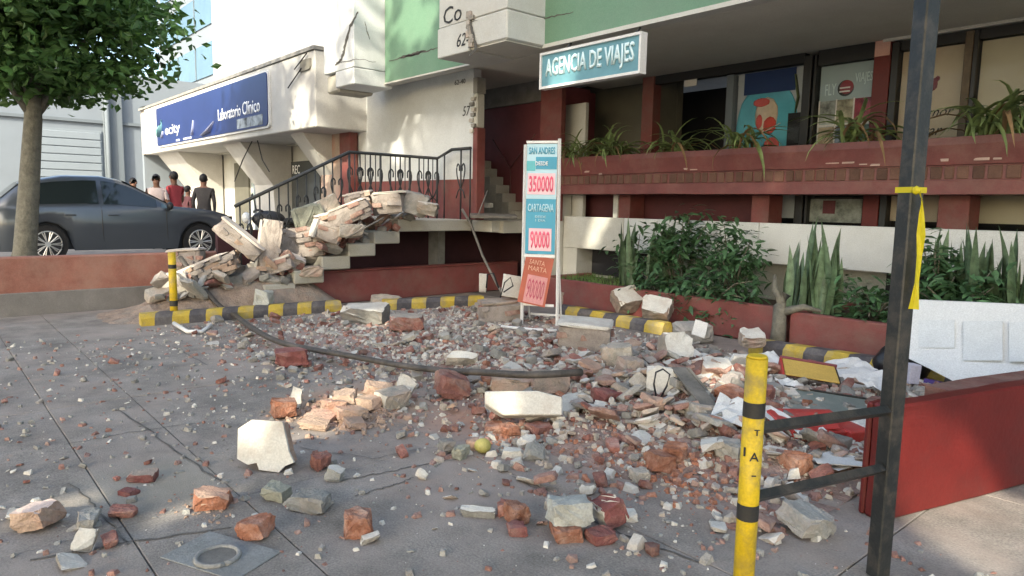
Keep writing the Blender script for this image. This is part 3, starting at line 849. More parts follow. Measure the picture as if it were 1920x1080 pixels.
# ---- planters
def wob(bm, amp=.006):
    bmesh.ops.subdivide_edges(bm, edges=[e for e in bm.edges if e.calc_length() > .3], cuts=20, use_grid_fill=True)
    for v in bm.verts:
        v.co += noise.noise_vector(v.co * 3) * amp + noise.noise_vector(v.co * 17) * amp * .35
    return bm
def planter(name, label, x0, x1, y0, y1, h, m, t=0.10):
    T = thing(name, label, 'planter', ((x0 + x1) / 2, (y0 + y1) / 2, 0))
    part('front_wall', wob(bx(x0, x1, y0, y0 + t, 0, h, bev=0.012)), m, T)
    part('side_wall', bx(x0, x0 + t, y0 + t + .002, y1, 0, h - .003, bev=0.01), m, T)
    part('side_wall', bx(x1 - t, x1, y0 + t + .002, y1, 0, h - .003, bev=0.01), m, T)
    bm = B()
    bmesh.ops.create_grid(bm, x_segments=26, y_segments=8, size=0.5)
    for v in bm.verts:
        v.co = Vector(((x0 + x1) / 2 + v.co.x * (x1 - x0 - 2 * t), (y0 + t + y1) / 2 + v.co.y * (y1 - y0 - t), h - 0.05 + 0.05 * noise.noise(Vector((v.co.x * 9, v.co.y * 4, h)))))
    part('soil', bm, m_soil, T)
    return T
planter('planter_bed', 'low red planter bed with leafy shrubs beside the sandwich board sign', -7.75, -3.72, 7.22, 8.38, 0.43, m_red)
planter('planter_bed', 'low red planter bed with upright snake plants behind the black post', -3.55, -1.42, 7.00, 8.38, 0.44, m_red)
grass = B()
for k in range(700):
    x, y = R_.uniform(-7.6, -6.3), R_.uniform(7.35, 8.3)
    h = R_.uniform(.03, .09); a = R_.uniform(0, 6.28); d = Vector((math.cos(a), math.sin(a), 0)) * 0.008
    v = [grass.verts.new(Vector((x, y, .37)) - d), grass.verts.new(Vector((x, y, .37)) + d), grass.verts.new((x + R_.uniform(-.03, .03), y + R_.uniform(-.03, .03), .39 + h))]
    grass.faces.new(v)
o = single('grass', grass, mat('grass_blade', (0.10, 0.17, 0.04), 0.6, 0.3, 6, 0.0))
o['kind'] = 'stuff'; tag(o, 'short grass growing at the left end of the shrub planter', 'grass')

# right red wall (corner of the next planter)
rw = thing('red_garden_wall', 'bright red low planter wall with a brownish filled top behind the black post', 'wall', (-1.235, 3.48, 0), rad(-15.5))
def wobble(bm, amp, cuts=24, sc_=3.0):
    bmesh.ops.subdivide_edges(bm, edges=[e for e in bm.edges if e.calc_length() > .3], cuts=cuts, use_grid_fill=True)
    for v in bm.verts:
        v.co += noise.noise_vector(v.co * sc_) * amp + noise.noise_vector(v.co * sc_ * 6) * amp * .35
    return bm
part('front_wall', wobble(bx(-.10, 0, 0, 3.9, 0, .58, bev=.012), .006), m_redwall, rw, world=False)
part('end_wall', bx(-.135, -.102, .0, .10, 0, .575, bev=.01), m_redwall, rw, world=False)
part('fill', wobble(bx(-.24, -.101, .6, 3.9, .0, .572), .008), mat('dusty_red_fill', (.16, .07, .055), .95, .3, 5, .4, 40, (.22, .15, .12), .7, 4), rw, world=False)
# low red wall towards the neighbour lot, left
lw = single('boundary_wall', bx(-10.75, -10.57, 0.4, 3.9, 0.0, 0.74, bev=0.02), mat('dusty_red_render', (0.30, 0.13, 0.095), 0.9, 0.2, 3, 0.3, 30, (0.36, 0.22, 0.17), 0.6, 2), 'dusty low red boundary wall in front of the grey car', 'wall')

# ---- wheel stops: striped concrete kerbs, each stripe a part
def wheel_stop(label, a, b, n, first, flip=False):
    a, b = Vector(a), Vector(b)
    d = (b - a); Ln = d.length; d.normalize()
    T = thing('wheel_stop', label, 'wheel stop', ((a + b) / 2), math.atan2(d.y, d.x), 'striped wheel stops along the forecourt edge')
    seg = Ln / n
    prof = [(-0.10, 0.0), (-0.095, 0.09), (-0.06, 0.145), (0.06, 0.145), (0.095, 0.09), (0.10, 0.0)]
    for k in range(n):
        u0, u1 = -Ln / 2 + k * seg, -Ln / 2 + (k + 1) * seg
        bm = prism(B(), prof, u0, u1, 'YZ')
        sh = 0.05
        for v in bm.verts:       # slanted stripe edges
            edge = (abs(v.co.x - u0) < 1e-5 and k > 0) or (abs(v.co.x - u1) < 1e-5 and k < n - 1)
            if edge:
                v.co.x += (v.co.y / 0.1) * sh
        part('yellow_stripe' if (k + first) % 2 else 'black_stripe', bm, m_yel if (k + first) % 2 else m_blk, T, world=False)
    return T
wheel_stop('long yellow and black wheel stop below the rubble covered stairs', (-9.02, 2.0, 0), (-8.78, 4.45, 0), 13, 1)
wheel_stop('yellow and black wheel stop before the red stair base, half buried in rubble', (-8.52, 5.0, 0), (-8.1, 6.45, 0), 7, 1)
wheel_stop('worn dusty wheel stop between the sandwich board and the shrub planter', (-6.75, 6.78, 0), (-4.95, 6.78, 0), 8, 0)
wheel_stop('yellow and grey wheel stop in front of the snake plant bed', (-3.80, 6.72, 0), (-1.75, 6.90, 0), 10, 1)

# ---- pipe barrier: yellow bollard, black post and two rails welded together
pb = thing('pipe_barrier', 'yellow bollard with black bands joined by two rails to a tall black post', 'barrier', (-0.9, 2.2, 0))
bt = at_depth(1420, 668, 2.25)
bb = Vector((bt.x - 0.0, bt.y - 0.0, 0))
pa = at_depth(1420, 700, 2.25)
bol = part('bollard', tube(B(), [(bt.x, bt.y, 0), (bt.x, bt.y, bt.z - 0.006), ], 0.035, 20), m_yelp, pb, smooth=False)
part('bollard_cap', tube(B(), [(bt.x, bt.y, bt.z - 0.005), (bt.x, bt.y, bt.z + 0.004)], [0.035, 0.030], 20), m_yelp, pb)
for py, hpx in ((766, 30), (957, 32)):
    zc = at_depth(1410, py, 2.25).z; hh = hpx * 2.25 / FPX / 2
    part('black_band', tube(B(), [(bt.x, bt.y, zc - hh), (bt.x, bt.y, zc + hh)], 0.0362, 20, caps=False), m_band, pb)
to_cam = (CAM - bt); to_cam.z = 0; to_cam.normalize()
yaw_c = math.atan2(to_cam.y, to_cam.x) + rad(90)
def bol_text(body, w_, h_, py, dx):
    z = at_depth(1410, py, 2.25).z
    bm = text_mesh(body, w_, h_, 0.003)
    for v in bm.verts:
        x0_ = v.co.x + dx
        ang = x0_ / 0.0362
        rr_ = 0.0362 + v.co.z
        v.co = Vector((rr_ * math.sin(ang), -rr_ * math.cos(ang), v.co.y))
    bm.transform(Matrix.Translation((bt.x, bt.y, z)) @ Matrix.Rotation(yaw_c, 4, 'Z'))
    part('lettering', bm, m_inkk, pb)
bol_text('A', 0.030, 0.030, 850, 0.010)
bol_text('T', 0.018, 0.020, 805, 0.014)
bol_text('-', 0.014, 0.004, 885, 0.012)
bol_text('I', 0.006, 0.030, 843, -0.022)
pt_ = at_depth(1704, 400, 2.72)
post_top = at_depth(1730, 20, 2.72)
px_, py_ = pt_.x, pt_.y
tilt = (Vector((post_top.x, post_top.y, 0)) - Vector((px_, py_, 0)))
bm = bx(-0.033, 0.033, -0.033, 0.033, 0, 3.4, bev=0.005)
bm.transform(Matrix.Translation((px_, py_, 0)) @ Matrix.Rotation(HEAD + rad(18), 4, 'Z'))
part('black_post', bm, m_blkp, pb)
for (ay, by_) in ((805, 768), (935, 876)):
    zA = at_depth(1437, ay, 2.25).z; zB = at_depth(1660, by_, 2.72).z
    bm = tube(B(), [(bt.x, bt.y, zA), (px_, py_, zB)], 0.022, 4, flat=1.0)
    part('rail', bm, m_blkp, pb)
# caution tape on the post
tp = thing('caution_tape', 'yellow caution tape knotted round the black post with a hanging end', 'tape', (px_, py_, 1.2))
zk = at_depth(1704, 356, 2.72).z
bm = bx(-0.038, 0.038, -0.038, 0.038, zk - 0.012, zk + 0.010)
bm.transform(Matrix.Translation((px_, py_, 0)) @ Matrix.Rotation(HEAD + rad(18), 4, 'Z'))
part('loop', bm, m_tape, tp)
pts = [at_depth(x, y, 2.66) for x, y in ((1722, 357), (1729, 372), (1728, 400), (1727, 440), (1724, 480), (1719, 530), (1713, 580))]
bm = B(); prev = None
for i, p in enumerate(pts):
    wd = (0.006, 0.006, 0.008, 0.011, 0.014, 0.014, 0.016)[i]
    s = RGT * wd + FWD * (0.012 * math.sin(i * 1.7))
    cur = [bm.verts.new(p - s), bm.verts.new(p + FWD * 0.006), bm.verts.new(p + s)]
    if prev:
        bm.faces.new((prev[0], prev[1], cur[1], cur[0])); bm.faces.new((prev[1], prev[2], cur[2], cur[1]))
    prev = cur
part('tail', bm, m_tape, tp)
ball_bm = B(); ball(ball_bm, at_depth(1718, 357, 2.66), 0.018, 1)
part('knot', ball_bm, m_tape, tp)

# ---- left yellow post
q = ground(327, 604)
yp = thing('marker_post', 'slim yellow post with black bands at the left end of the wheel stop', 'post', (q.x, q.y, 0))
part('shaft', tube(B(), [(q.x, q.y, 0), (q.x, q.y, 0.86)], 0.045, 14), m_yelp, yp)
for z0_, z1_ in ((0.66, 0.71), (0.20, 0.27)):
    part('black_band', tube(B(), [(q.x, q.y, z0_), (q.x, q.y, z1_)], 0.0465, 14, caps=False), m_band, yp)

# ---- sandwich board price sign
pb1, pb2 = ground(978, 607), ground(1040, 611)
d_ = (pb2 - pb1); yaw = math.atan2(d_.y, d_.x); mid = (pb1 + pb2) / 2
ab = thing('price_sign', 'tall white framed travel price sign with blue panels and a tilted red panel', 'sign', (mid.x, mid.y, 0), yaw)
HW = 0.215; HT = 2.30
def ap(name, m, *a, bev=0.0):
    return part(name, bx(*a, bev=bev), m, ab, world=False)
for sx in (-1, 1):
    bm = tube(B(), [(sx * HW + (0.03 if sx > 0 else 0.0), 0, 0), (sx * HW, 0.0, HT + (0.02 if sx > 0 else -0.05))], 0.020, 4)
    part('leg', bm, m_whitemetal, ab, world=False)
    bm = tube(B(), [(sx * HW, 0.42, 0.0), (sx * HW, 0.03, 1.2)], 0.014, 4)
    part('back_leg', bm, m_whitemetal, ab, world=False)
ap('frame_bar', m_whitemetal, -HW + .018, HW - .018, -0.014, 0.014, HT - 0.035, HT - 0.005)
ap('frame_bar', m_whitemetal, -HW + .018, HW - .018, -0.013, 0.013, 0.86, 0.895)
ap('frame_bar', m_whitemetal, -HW + .018, HW - .018, -0.013, 0.013, 0.24, 0.27)
ap('frame_bar', m_whitemetal, -HW + .018, HW - .018, 0.39, 0.42, 0.06, 0.085)
ap('back_sheet', m_whitemetal, -HW + .02, HW - .02, 0.004, 0.012, 0.90, HT - 0.04)
def sheet(name, m, x0, x1, z0, z1, lay):
    return ap(name, m, x0, x1, -0.004 - 0.004 * lay, -0.0005 - 0.004 * lay, z0, z1)
X = HW - 0.025
sheet('upper_panel', m_pale, -X, X, 1.62, HT - 0.04, 0)
sheet('upper_panel_band', m_aqua, -X, -0.08, 1.93, 2.05, 1)
sheet('upper_panel_band', m_skyblue, -0.075, X, 1.95, 2.10, 1)
sheet('price_patch', m_pinkpale, -X + .015, X - .015, 1.64, 1.90, 1)
sheet('lower_panel', m_skyblue, -X, X, 0.90, 1.585, 0)
sheet('divider', m_pale, -X, X, 1.587, 1.617, 1)
sheet('price_patch', m_pinkpale, -X + .045, X - .045, 0.94, 1.22, 1)
def stext(body, w_, h_, z, m, lay=2, parent=ab, xoff=0.0):
    bm = text_mesh(body, w_, h_, 0.003, 0, .022)
    bm.transform(face_minus_y((xoff, -0.004 * lay - 0.001, z)))
    part('lettering', bm, m, parent, world=False)
stext('SAN ANDRES', 0.33, 0.085, 2.175, m_skyblue, 1)
stext('DESDE', 0.16, 0.05, 2.02, m_signwhite)
stext('350000', 0.31, 0.20, 1.77, m_pink)
stext('CARTAGENA', 0.33, 0.10, 1.475, m_pale, 1)
stext('DESDE', 0.14, 0.03, 1.365, m_pale, 1)
stext('1 DIA', 0.13, 0.03, 1.32, m_pale, 1)
stext('90000', 0.25, 0.22, 1.08, m_pink)
# tilted red bottom panel, slipped out of its frame
rp = part('red_panel', bx(-0.19, 0.17, -0.006, 0.004, -0.31, 0.31), m_orange, ab, world=False)
rp.location = (-0.03, -0.022, 0.565); rp.rotation_euler = (rad(-4), rad(9), 0)
def rtext(body, w_, h_, z, m, xo=0.0):
    bm = text_mesh(body, w_, h_, 0.003); bm.transform(face_minus_y((xo, -0.010, z)))
    part('lettering', bm, m, rp, world=False)
rtext('SANTA', 0.20, 0.06, 0.225, m_peachtxt, -0.03)
rtext('MARTA', 0.24, 0.06, 0.145, m_peachtxt, -0.01)
part('price_patch', bx(-0.12, 0.14, -0.010, -0.0065, -0.29, 0.06), mat('sign_dusty_pink', (0.52, 0.24, 0.24), 0.6), rp, world=False)
bm = text_mesh('90000', 0.22, 0.25, 0.003); bm.transform(face_minus_y((0.01, -0.0105, -0.11))); part('lettering', bm, mat('sign_wine', (0.36, 0.06, 0.10), 0.6), rp, world=False)

# ================================================================== CLINIC NEXT DOOR
lab = thing('clinic_building', 'single storey white clinic with a blue sign band and slanting columns', 'building', (-19, 6, 0.3))
def lp_(name, m, *a, bev=0.0):
    return part(name, bx(*a, bev=bev), m, lab)
lp_('fascia', m_labwhite, -25.3, -12.72, 6.0, 7.4, 2.92, 4.36, bev=0.02)
lp_('fascia_end', mat('grey_end_panel', (0.36, 0.33, 0.30), 0.8), -25.95, -25.31, 6.05, 7.4, 2.95, 4.38)
lp_('roof_edge', m_grey, -25.9, -12.70, 5.97, 7.5, 4.362, 4.43)
lp_('storefront_wall', m_cream, -25.9, -12.7, 7.6, 7.8, 0.3, 2.92)
lp_('soffit', m_ceil, -25.9, -12.72, 7.41, 7.6, 2.90, 2.98)
lp_('far_end_wall', m_fargrey, -26.2, -25.96, 6.1, 12.0, 0.3, 4.3)
def lab_span(px0, px1, y=7.55):
    return on(px0, 330, 1, y).x, on(px1, 330, 1, y).x
for px0, px1, m, nm, z1 in ((522, 600, mat('smoky_door_glass', (0.07, 0.075, 0.075), 0.2, 0.2, 1, 0.0), 'door_opening', 2.50), (440, 466, m_olive, 'door_opening', 2.6), (292, 330, mat('dim_opening', (0.16, 0.15, 0.13), 0.7), 'window_opening', 2.3), (345, 352, m_olive, 'window_opening', 2.6)):
    a_, b_ = lab_span(px0, px1)
    lp_(nm, m, a_, b_, 7.54, 7.595, 0.31, z1)
a_, b_ = lab_span(478, 500)
lp_('door_frame', m_fargrey, a_, a_ + 0.08, 7.50, 7.592, 0.31, 2.8)
a_, b_ = lab_span(470, 520)
lp_('poster', mat('clinic_poster', (0.42, 0.50, 0.48), 0.6, 0.5, 4, 0.0), a_, a_ + 0.45, 7.56, 7.594, 1.2, 2.0)
for px0, px1 in ((336, 376), (466, 500), (598, 622)):       # slanting trapezoid columns
    xa, xb = on(px0, 300, 1, 6.9).x, on(px1, 300, 1, 6.9).x
    poly = [(6.25, 2.918), (7.55, 2.918), (7.55, 0.3), (7.15, 0.3), (7.05, 1.9)]
    part('slanting_column', prism(B(), poly, xa, xb, 'YZ'), m_labwhite, lab)
bm = text_mesh('A REC', 0.7, 0.22, 0.004); bm.transform(face_minus_y((sum(lab_span(534, 572)) / 2, 7.535, 2.30))); part('lettering', bm, m_signwhite, lab)
for pts in ([(575, 100), (552, 130)], [(565, 128), (540, 165)], [(480, 250), (455, 300), (440, 340)], [(480, 252), (492, 300), (505, 322)]):
    w3 = [on(x, y, 1, 5.96 if y < 200 else 6.4) for x, y in pts]
    part('hanging_wire', tube(B(), w3, 0.015, 4), m_blackpl, lab)
bm = hull_chunk(0.5, 0.04, 0.22, R_); bm.transform(Matrix.Translation((-13.1, 5.985, 4.12))); part('stain_patch', bm, mat('damp_stain', (0.20, 0.19, 0.16), 0.9), lab)
# blue sign
cs = thing('clinic_sign', 'long navy blue sign reading Laboratorio Clinico on the white clinic fascia', 'sign', (-19.25, 5.95, 3.2))
poly = []
X0, X1, Z0, Z1, rr = -23.6, -14.9, 3.10, 4.22, 0.10
for cx, cz, a0 in ((X1 - rr, Z1 - rr, 0), (X0 + rr, Z1 - rr, 90), (X0 + rr, Z0 + rr, 180), (X1 - rr, Z0 + rr, 270)):
    for k in range(5):
        a = rad(a0 + k * 22.5)
        poly.append((cx + rr * math.cos(a), cz + rr * math.sin(a)))
part('panel', prism(B(), poly, 5.93, 5.985, 'XZ'), m_navy, cs)
poly2 = [((u - (X0 + X1) / 2) * 1.012 + (X0 + X1) / 2, (v - (Z0 + Z1) / 2) * 1.08 + (Z0 + Z1) / 2) for u, v in poly]
part('frame', prism(B(), poly2, 5.95, 5.998, 'XZ'), m_whitemetal, cs)
def cs_text(body, x0, x1, z0, z1, m):
    bm = text_mesh(body, x1 - x0, z1 - z0, 0.004, 0, .012); bm.transform(face_minus_y(((x0 + x1) / 2, 5.93, (z0 + z1) / 2))); part('lettering', bm, m, cs)
cs_text('Laboratorio', -18.0, -16.45, 3.42, 3.70, m_signwhite)
cs_text('Clínico', -16.35, -15.3, 3.42, 3.72, m_signwhite)
cs_text('ecity', -22.7, -21.2, 3.28, 3.64, m_signwhite)
bm = tube(B(), [(-23.25, 5.925, 3.35), (-23.05, 5.925, 3.55), (-23.0, 5.925, 3.85)], [0.10, 0.17, 0.05], 8, flat=0.05); part('swoosh', bm, mat('sign_light_teal', (0.20, 0.42, 0.46), 0.5), cs)
bm = tube(B(), [(-22.95, 5.925, 3.3), (-22.85, 5.925, 3.5)], [0.07, 0.04], 8, flat=0.05); part('swoosh', bm, m_lav, cs)
bm = tube(B(), [(-19.3, 5.922, 3.15), (-18.6, 5.922, 3.22), (-18.3, 5.922, 3.45)], [0.05, 0.14, 0.02], 8, flat=0.05); part('sign_art', bm, m_lav, cs)
bm = tube(B(), [(-20.0, 5.922, 3.2), (-19.95, 5.922, 3.6)], [0.07, 0.02], 8, flat=0.05); part('sign_art', bm, m_lav, cs)
part('sign_art', bx(-16.7, -15.15, 5.922, 5.929, 3.14, 3.36), mat('sign_photo_strip', (0.34, 0.38, 0.42), 0.5, 0.7, 4, 0.0), cs)
for x in (-21.6, -20.9, -20.5):
    part('sign_art', bx(x, x + 0.35, 5.922, 5.929, 3.13, 3.19), m_lav, cs)

# tower behind the clinic
tw = thing('white_tower', 'tall white tower block with bluish window strip behind the clinic', 'building', (-22, 16, 0))
ya = 13.0
xa, xb = on(398, 80, 1, ya).x, on(640, 80, 1, ya).x
part('wall', bx(xa, xb + 4, ya, ya + 12, 0, 26), m_tower, tw)
xs0 = on(322, 80, 1, ya + 0.4).x
part('side_wing', bx(xs0 - 3, xa - 0.02, ya + 0.4, ya + 12, 0, 26), m_fargrey, tw)
zf = [on(360, y, 1, ya + 0.4).z for y in (152, 93, 63, 10)]
for k in range(5):
    z0_ = zf[0] + (zf[2] - zf[0]) * k * 1.02 - 0.1
    w_ = part('window', bx(xs0 - 2, xa - 0.45, ya + 0.33, ya + 0.395, z0_, z0_ + (zf[1] - zf[0]) * 1.0), m_blueglass, tw)
    for f_ in (0.33, 0.66):
        xx = xs0 - 2 + (xa - 0.45 - xs0 + 2) * f_
        part('mullion', bx(xx, xx + 0.06, ya + 0.29, ya + 0.329, z0_, z0_ + (zf[1] - zf[0])), m_fargrey2, w_)
part('corner_strip', bx(xa - 0.25, xa - 0.03, ya + 0.2, ya + 0.39, 0, 26), m_fargrey2, tw)
# warehouse closing the street on the left
wh = thing('grey_warehouse', 'pale bluish grey warehouse with a roller door at the end of the street', 'building', (-34, 4, 0))
xw = -33.0
part('wall', bx(xw - 8, xw, -20, 16, 0, 6.6), m_fargrey, wh)
def wy(px): return on(px, 300, 0, xw).y
y0_, y1_ = wy(196), wy(230)
part('pilaster', bx(xw, xw + 0.25, y0_, y1_, 0, 6.6), m_fargrey2, wh)
part('drainpipe', tube(B(), [(xw + 0.35, y0_ + 0.1, 0), (xw + 0.35, y0_ + 0.1, 6.5)], 0.09, 8), m_fargrey2, wh)
rd = part('roller_door', bx(xw, xw + 0.06, wy(60), wy(192), 0.0, 4.2), mat('roller_door_steel', (0.20, 0.235, 0.27), 0.6, 0.05, 1, 0.0), wh)
for k in range(13):
    part('slat', bx(xw + 0.061, xw + 0.10, wy(62), wy(190), 0.1 + k * 0.31, 0.1 + k * 0.31 + 0.28, bev=0.02), mat('roller_door_steel', None), rd)
part('band', bx(xw, xw + 0.12, -20, wy(270), 4.5, 4.62), m_fargrey2, wh)

# ================================================================== TREES
PATCH = [  # places where the photograph shows a fleck of sun, and the radius of the gap that lets it through
    (ground(500, 850) + Vector((0, 0, .17)), 0.24), (at_depth(975, 775, 4.8), 0.22), (ground(640, 765), 0.36), (ground(700, 745), 0.25),
    (ground(960, 815), 0.16), (on(1745, 870, 0, -1.14), 0.36), (ground(1790, 985), 0.32), (ground(1870, 960), 0.35), (ground(1830, 1030), 0.25),
    (ground(1350, 740), 0.30), (ground(1400, 720), 0.2), (on(1130, 352, 1, 8.07), 0.26), (on(1120, 430, 1, 8.4), 0.26), (on(1105, 460, 1, 8.4), 0.16),
    (on(700, 235, 1, 7.1), 0.24), (on(745, 285, 1, 7.1), 0.26), (on(770, 45, 1, YF), 0.3), (on(800, 40, 1, YF), 0.26),
    (at_depth(440, 450, 9.4), 0.40), (at_depth(540, 440, 9.8), 0.36), (at_depth(620, 405, 10), 0.38), (at_depth(350, 520, 9.2), 0.30), (at_depth(715, 380, 10.3), 0.32),
    (at_depth(690, 400, 10.2), 0.24), (on(1235, 595, 2, 0.25), 0.20), (on(1178, 575, 2, 0.25), 0.2), (on(685, 585, 2, .2), 0.22), (ground(395, 940), 0.17), (ground(60, 975), 0.2),
    (ground(900, 835), 0.12), (on(1420, 720, 2, .7), 0.06), (on(620, 250, 1, 6.9), 0.3), (ground(530, 770), 0.18), (on(1515, 705, 2, .2), 0.14),
    (on(560, 215, 1, 6.0), 0.45), (on(590, 240, 1, 6.0), 0.3), (on(420, 268, 1, 6.0), 0.4), (on(330, 285, 1, 6.0), 0.3),
    (on(350, 330, 1, 7.0), 0.5), (on(610, 330, 1, 6.9), 0.3), (on(480, 270, 1, 6), .3), (on(1275, 860, 2, 0), .16), (on(1500, 880, 2, 0), .18),
]
PX_ = [(p.x, p.y, p.z, r) for p, r in PATCH]
def in_gap(v):
    for x, y, z, r in PX_:
        dx, dy, dz = v.x - x, v.y - y, v.z - z
        t = dx * S.x + dy * S.y + dz * S.z
        if t > 0.5 and dx * dx + dy * dy + dz * dz - t * t < r * r:
            return True
    return False
def leaf_cloud(pts, size, rng):
    verts, faces = [], []
    for p in pts:
        a = Vector((rng.gauss(0, 1), rng.gauss(0, 1), rng.gauss(0, .7))).normalized()
        b = a.cross(Vector((rng.gauss(0, 1), rng.gauss(0, 1), rng.gauss(0, 1)))).normalized()
        s = size * rng.uniform(.6, 1.3)
        i = len(verts)
        n_ = a.cross(b) * s * 0.12
        verts += [p - a * s * .5, p + b * s * .27 + n_, p + a * s * .5, p - b * s * .27 + n_]
        faces += [(i, i + 1, i + 2), (i, i + 2, i + 3)]
    me = bpy.data.meshes.new('leaves')
    me.from_pydata(verts, [], faces)
    me.materials.append(m_treeleaf)
    return me
def tree(label, base, crown_c, crown_r, n_clump, per, leaf, seed, gaps=True, r0=0.22, flat_bottom=None, lumps=0.33, floor=None):
    rng = random.Random(seed)
    T = thing('street_tree', label, 'tree', base, 0, 'street trees')
    b = Vector(base); c = Vector(crown_c)
    mid_ = b.lerp(c, 0.55) + Vector((rng.uniform(-.15, .15), rng.uniform(-.15, .15), 0))
    part('trunk', tube(B(), [b, b.lerp(mid_, .12), mid_, c], [r0 * 1.4, r0, r0 * .75, r0 * .35], 10), m_bark, T)
    cl = []
    for _ in range(n_clump):
        v = Vector((rng.gauss(0, 1), rng.gauss(0, 1), rng.gauss(0, 1))).normalized() * (rng.random() ** 0.42)
        q = c + Vector((v.x * crown_r[0], v.y * crown_r[1], v.z * crown_r[2]))
        cl.append(q)
    bm = B()
    for q in cl[::max(1, n_clump // 12)]:
        tube(bm, [mid_, mid_.lerp(q, .5) + Vector((0, 0, .2)), q], [r0 * .4, r0 * .22, r0 * .06], 5)
    part('limb', bm, m_bark, T)
    pts = []
    for q in cl:
        rr_ = lumps * (sum(crown_r) / 3) * rng.uniform(.6, 1.2)
        for _ in range(per):
            v = Vector((rng.gauss(0, .55), rng.gauss(0, .55), rng.gauss(0, .42))) * rr_
            p = q + v
            if flat_bottom is not None and p.z < flat_bottom + rng.uniform(-.08, .12):
                continue
            if floor is not None and not floor(p):
                continue
            if gaps and in_gap(p):
                continue
            pts.append(p)
    me = leaf_cloud([p - b for p in pts], leaf, rng)
    o = link(bpy.data.objects.new('crown', me)); o.parent = T; o['kind'] = 'stuff'
    return T
# the clipped tree in the upper left of the picture
tc = at_depth(62, 60, 11.5)
tree('clipped bushy green street tree with flat dark underside beside the clinic', (tc.x - .2, tc.y - 0.3, 0.3), (tc.x, tc.y, 4.75), (1.95, 1.95, 1.75), 150, 150, 0.17, 5, gaps=False, flat_bottom=3.02, r0=0.17, lumps=0.3)
# the big trees along the street behind the photographer; their crowns, and a low one added to them, shade the forecourt
E1 = Vector((SUN_H.y * -1, SUN_H.x, 0)).normalized(); E2 = S.cross(E1) * -1
if E2.z < 0: E2 = -E2
def canopy_pt(s, t, d): return E1 * s + E2 * t + S * d
def clear_of_view(p):
    q = p - CAM
    D = q.dot(FWD)
    if D < 0.3: return p.z > 2.4 and q.length > 2.2
    return q.z > 0.36 * D + 1.0
for k, (s, t, d, r, lab_) in enumerate(((-10.5, 5.2, 13, (5.0, 4.4, 4.6), 'broad shady street tree at the kerb opposite the clinic'),
                                        (-3.5, 4.6, 13.5, (5.2, 4.4, 4.8), 'broad shady street tree at the kerb opposite the stairs'),
                                        (3.8, 3.6, 13, (4.8, 4.4, 4.8), 'broad shady street tree at the kerb opposite the planters'),
                                        (1.2, 1.3, 12, (4.6, 3.4, 2.7), 'low spreading tree added behind the camera to shade the near paving'))):  # extra unseen crown, added to cover stray sun pools on the paving
    c = canopy_pt(s, t, d)
    tree(lab_, (c.x, min(c.y, -7.5), 0), c, r, 210, 120, 0.38, 40 + k, r0=0.3, floor=clear_of_view, lumps=0.34)

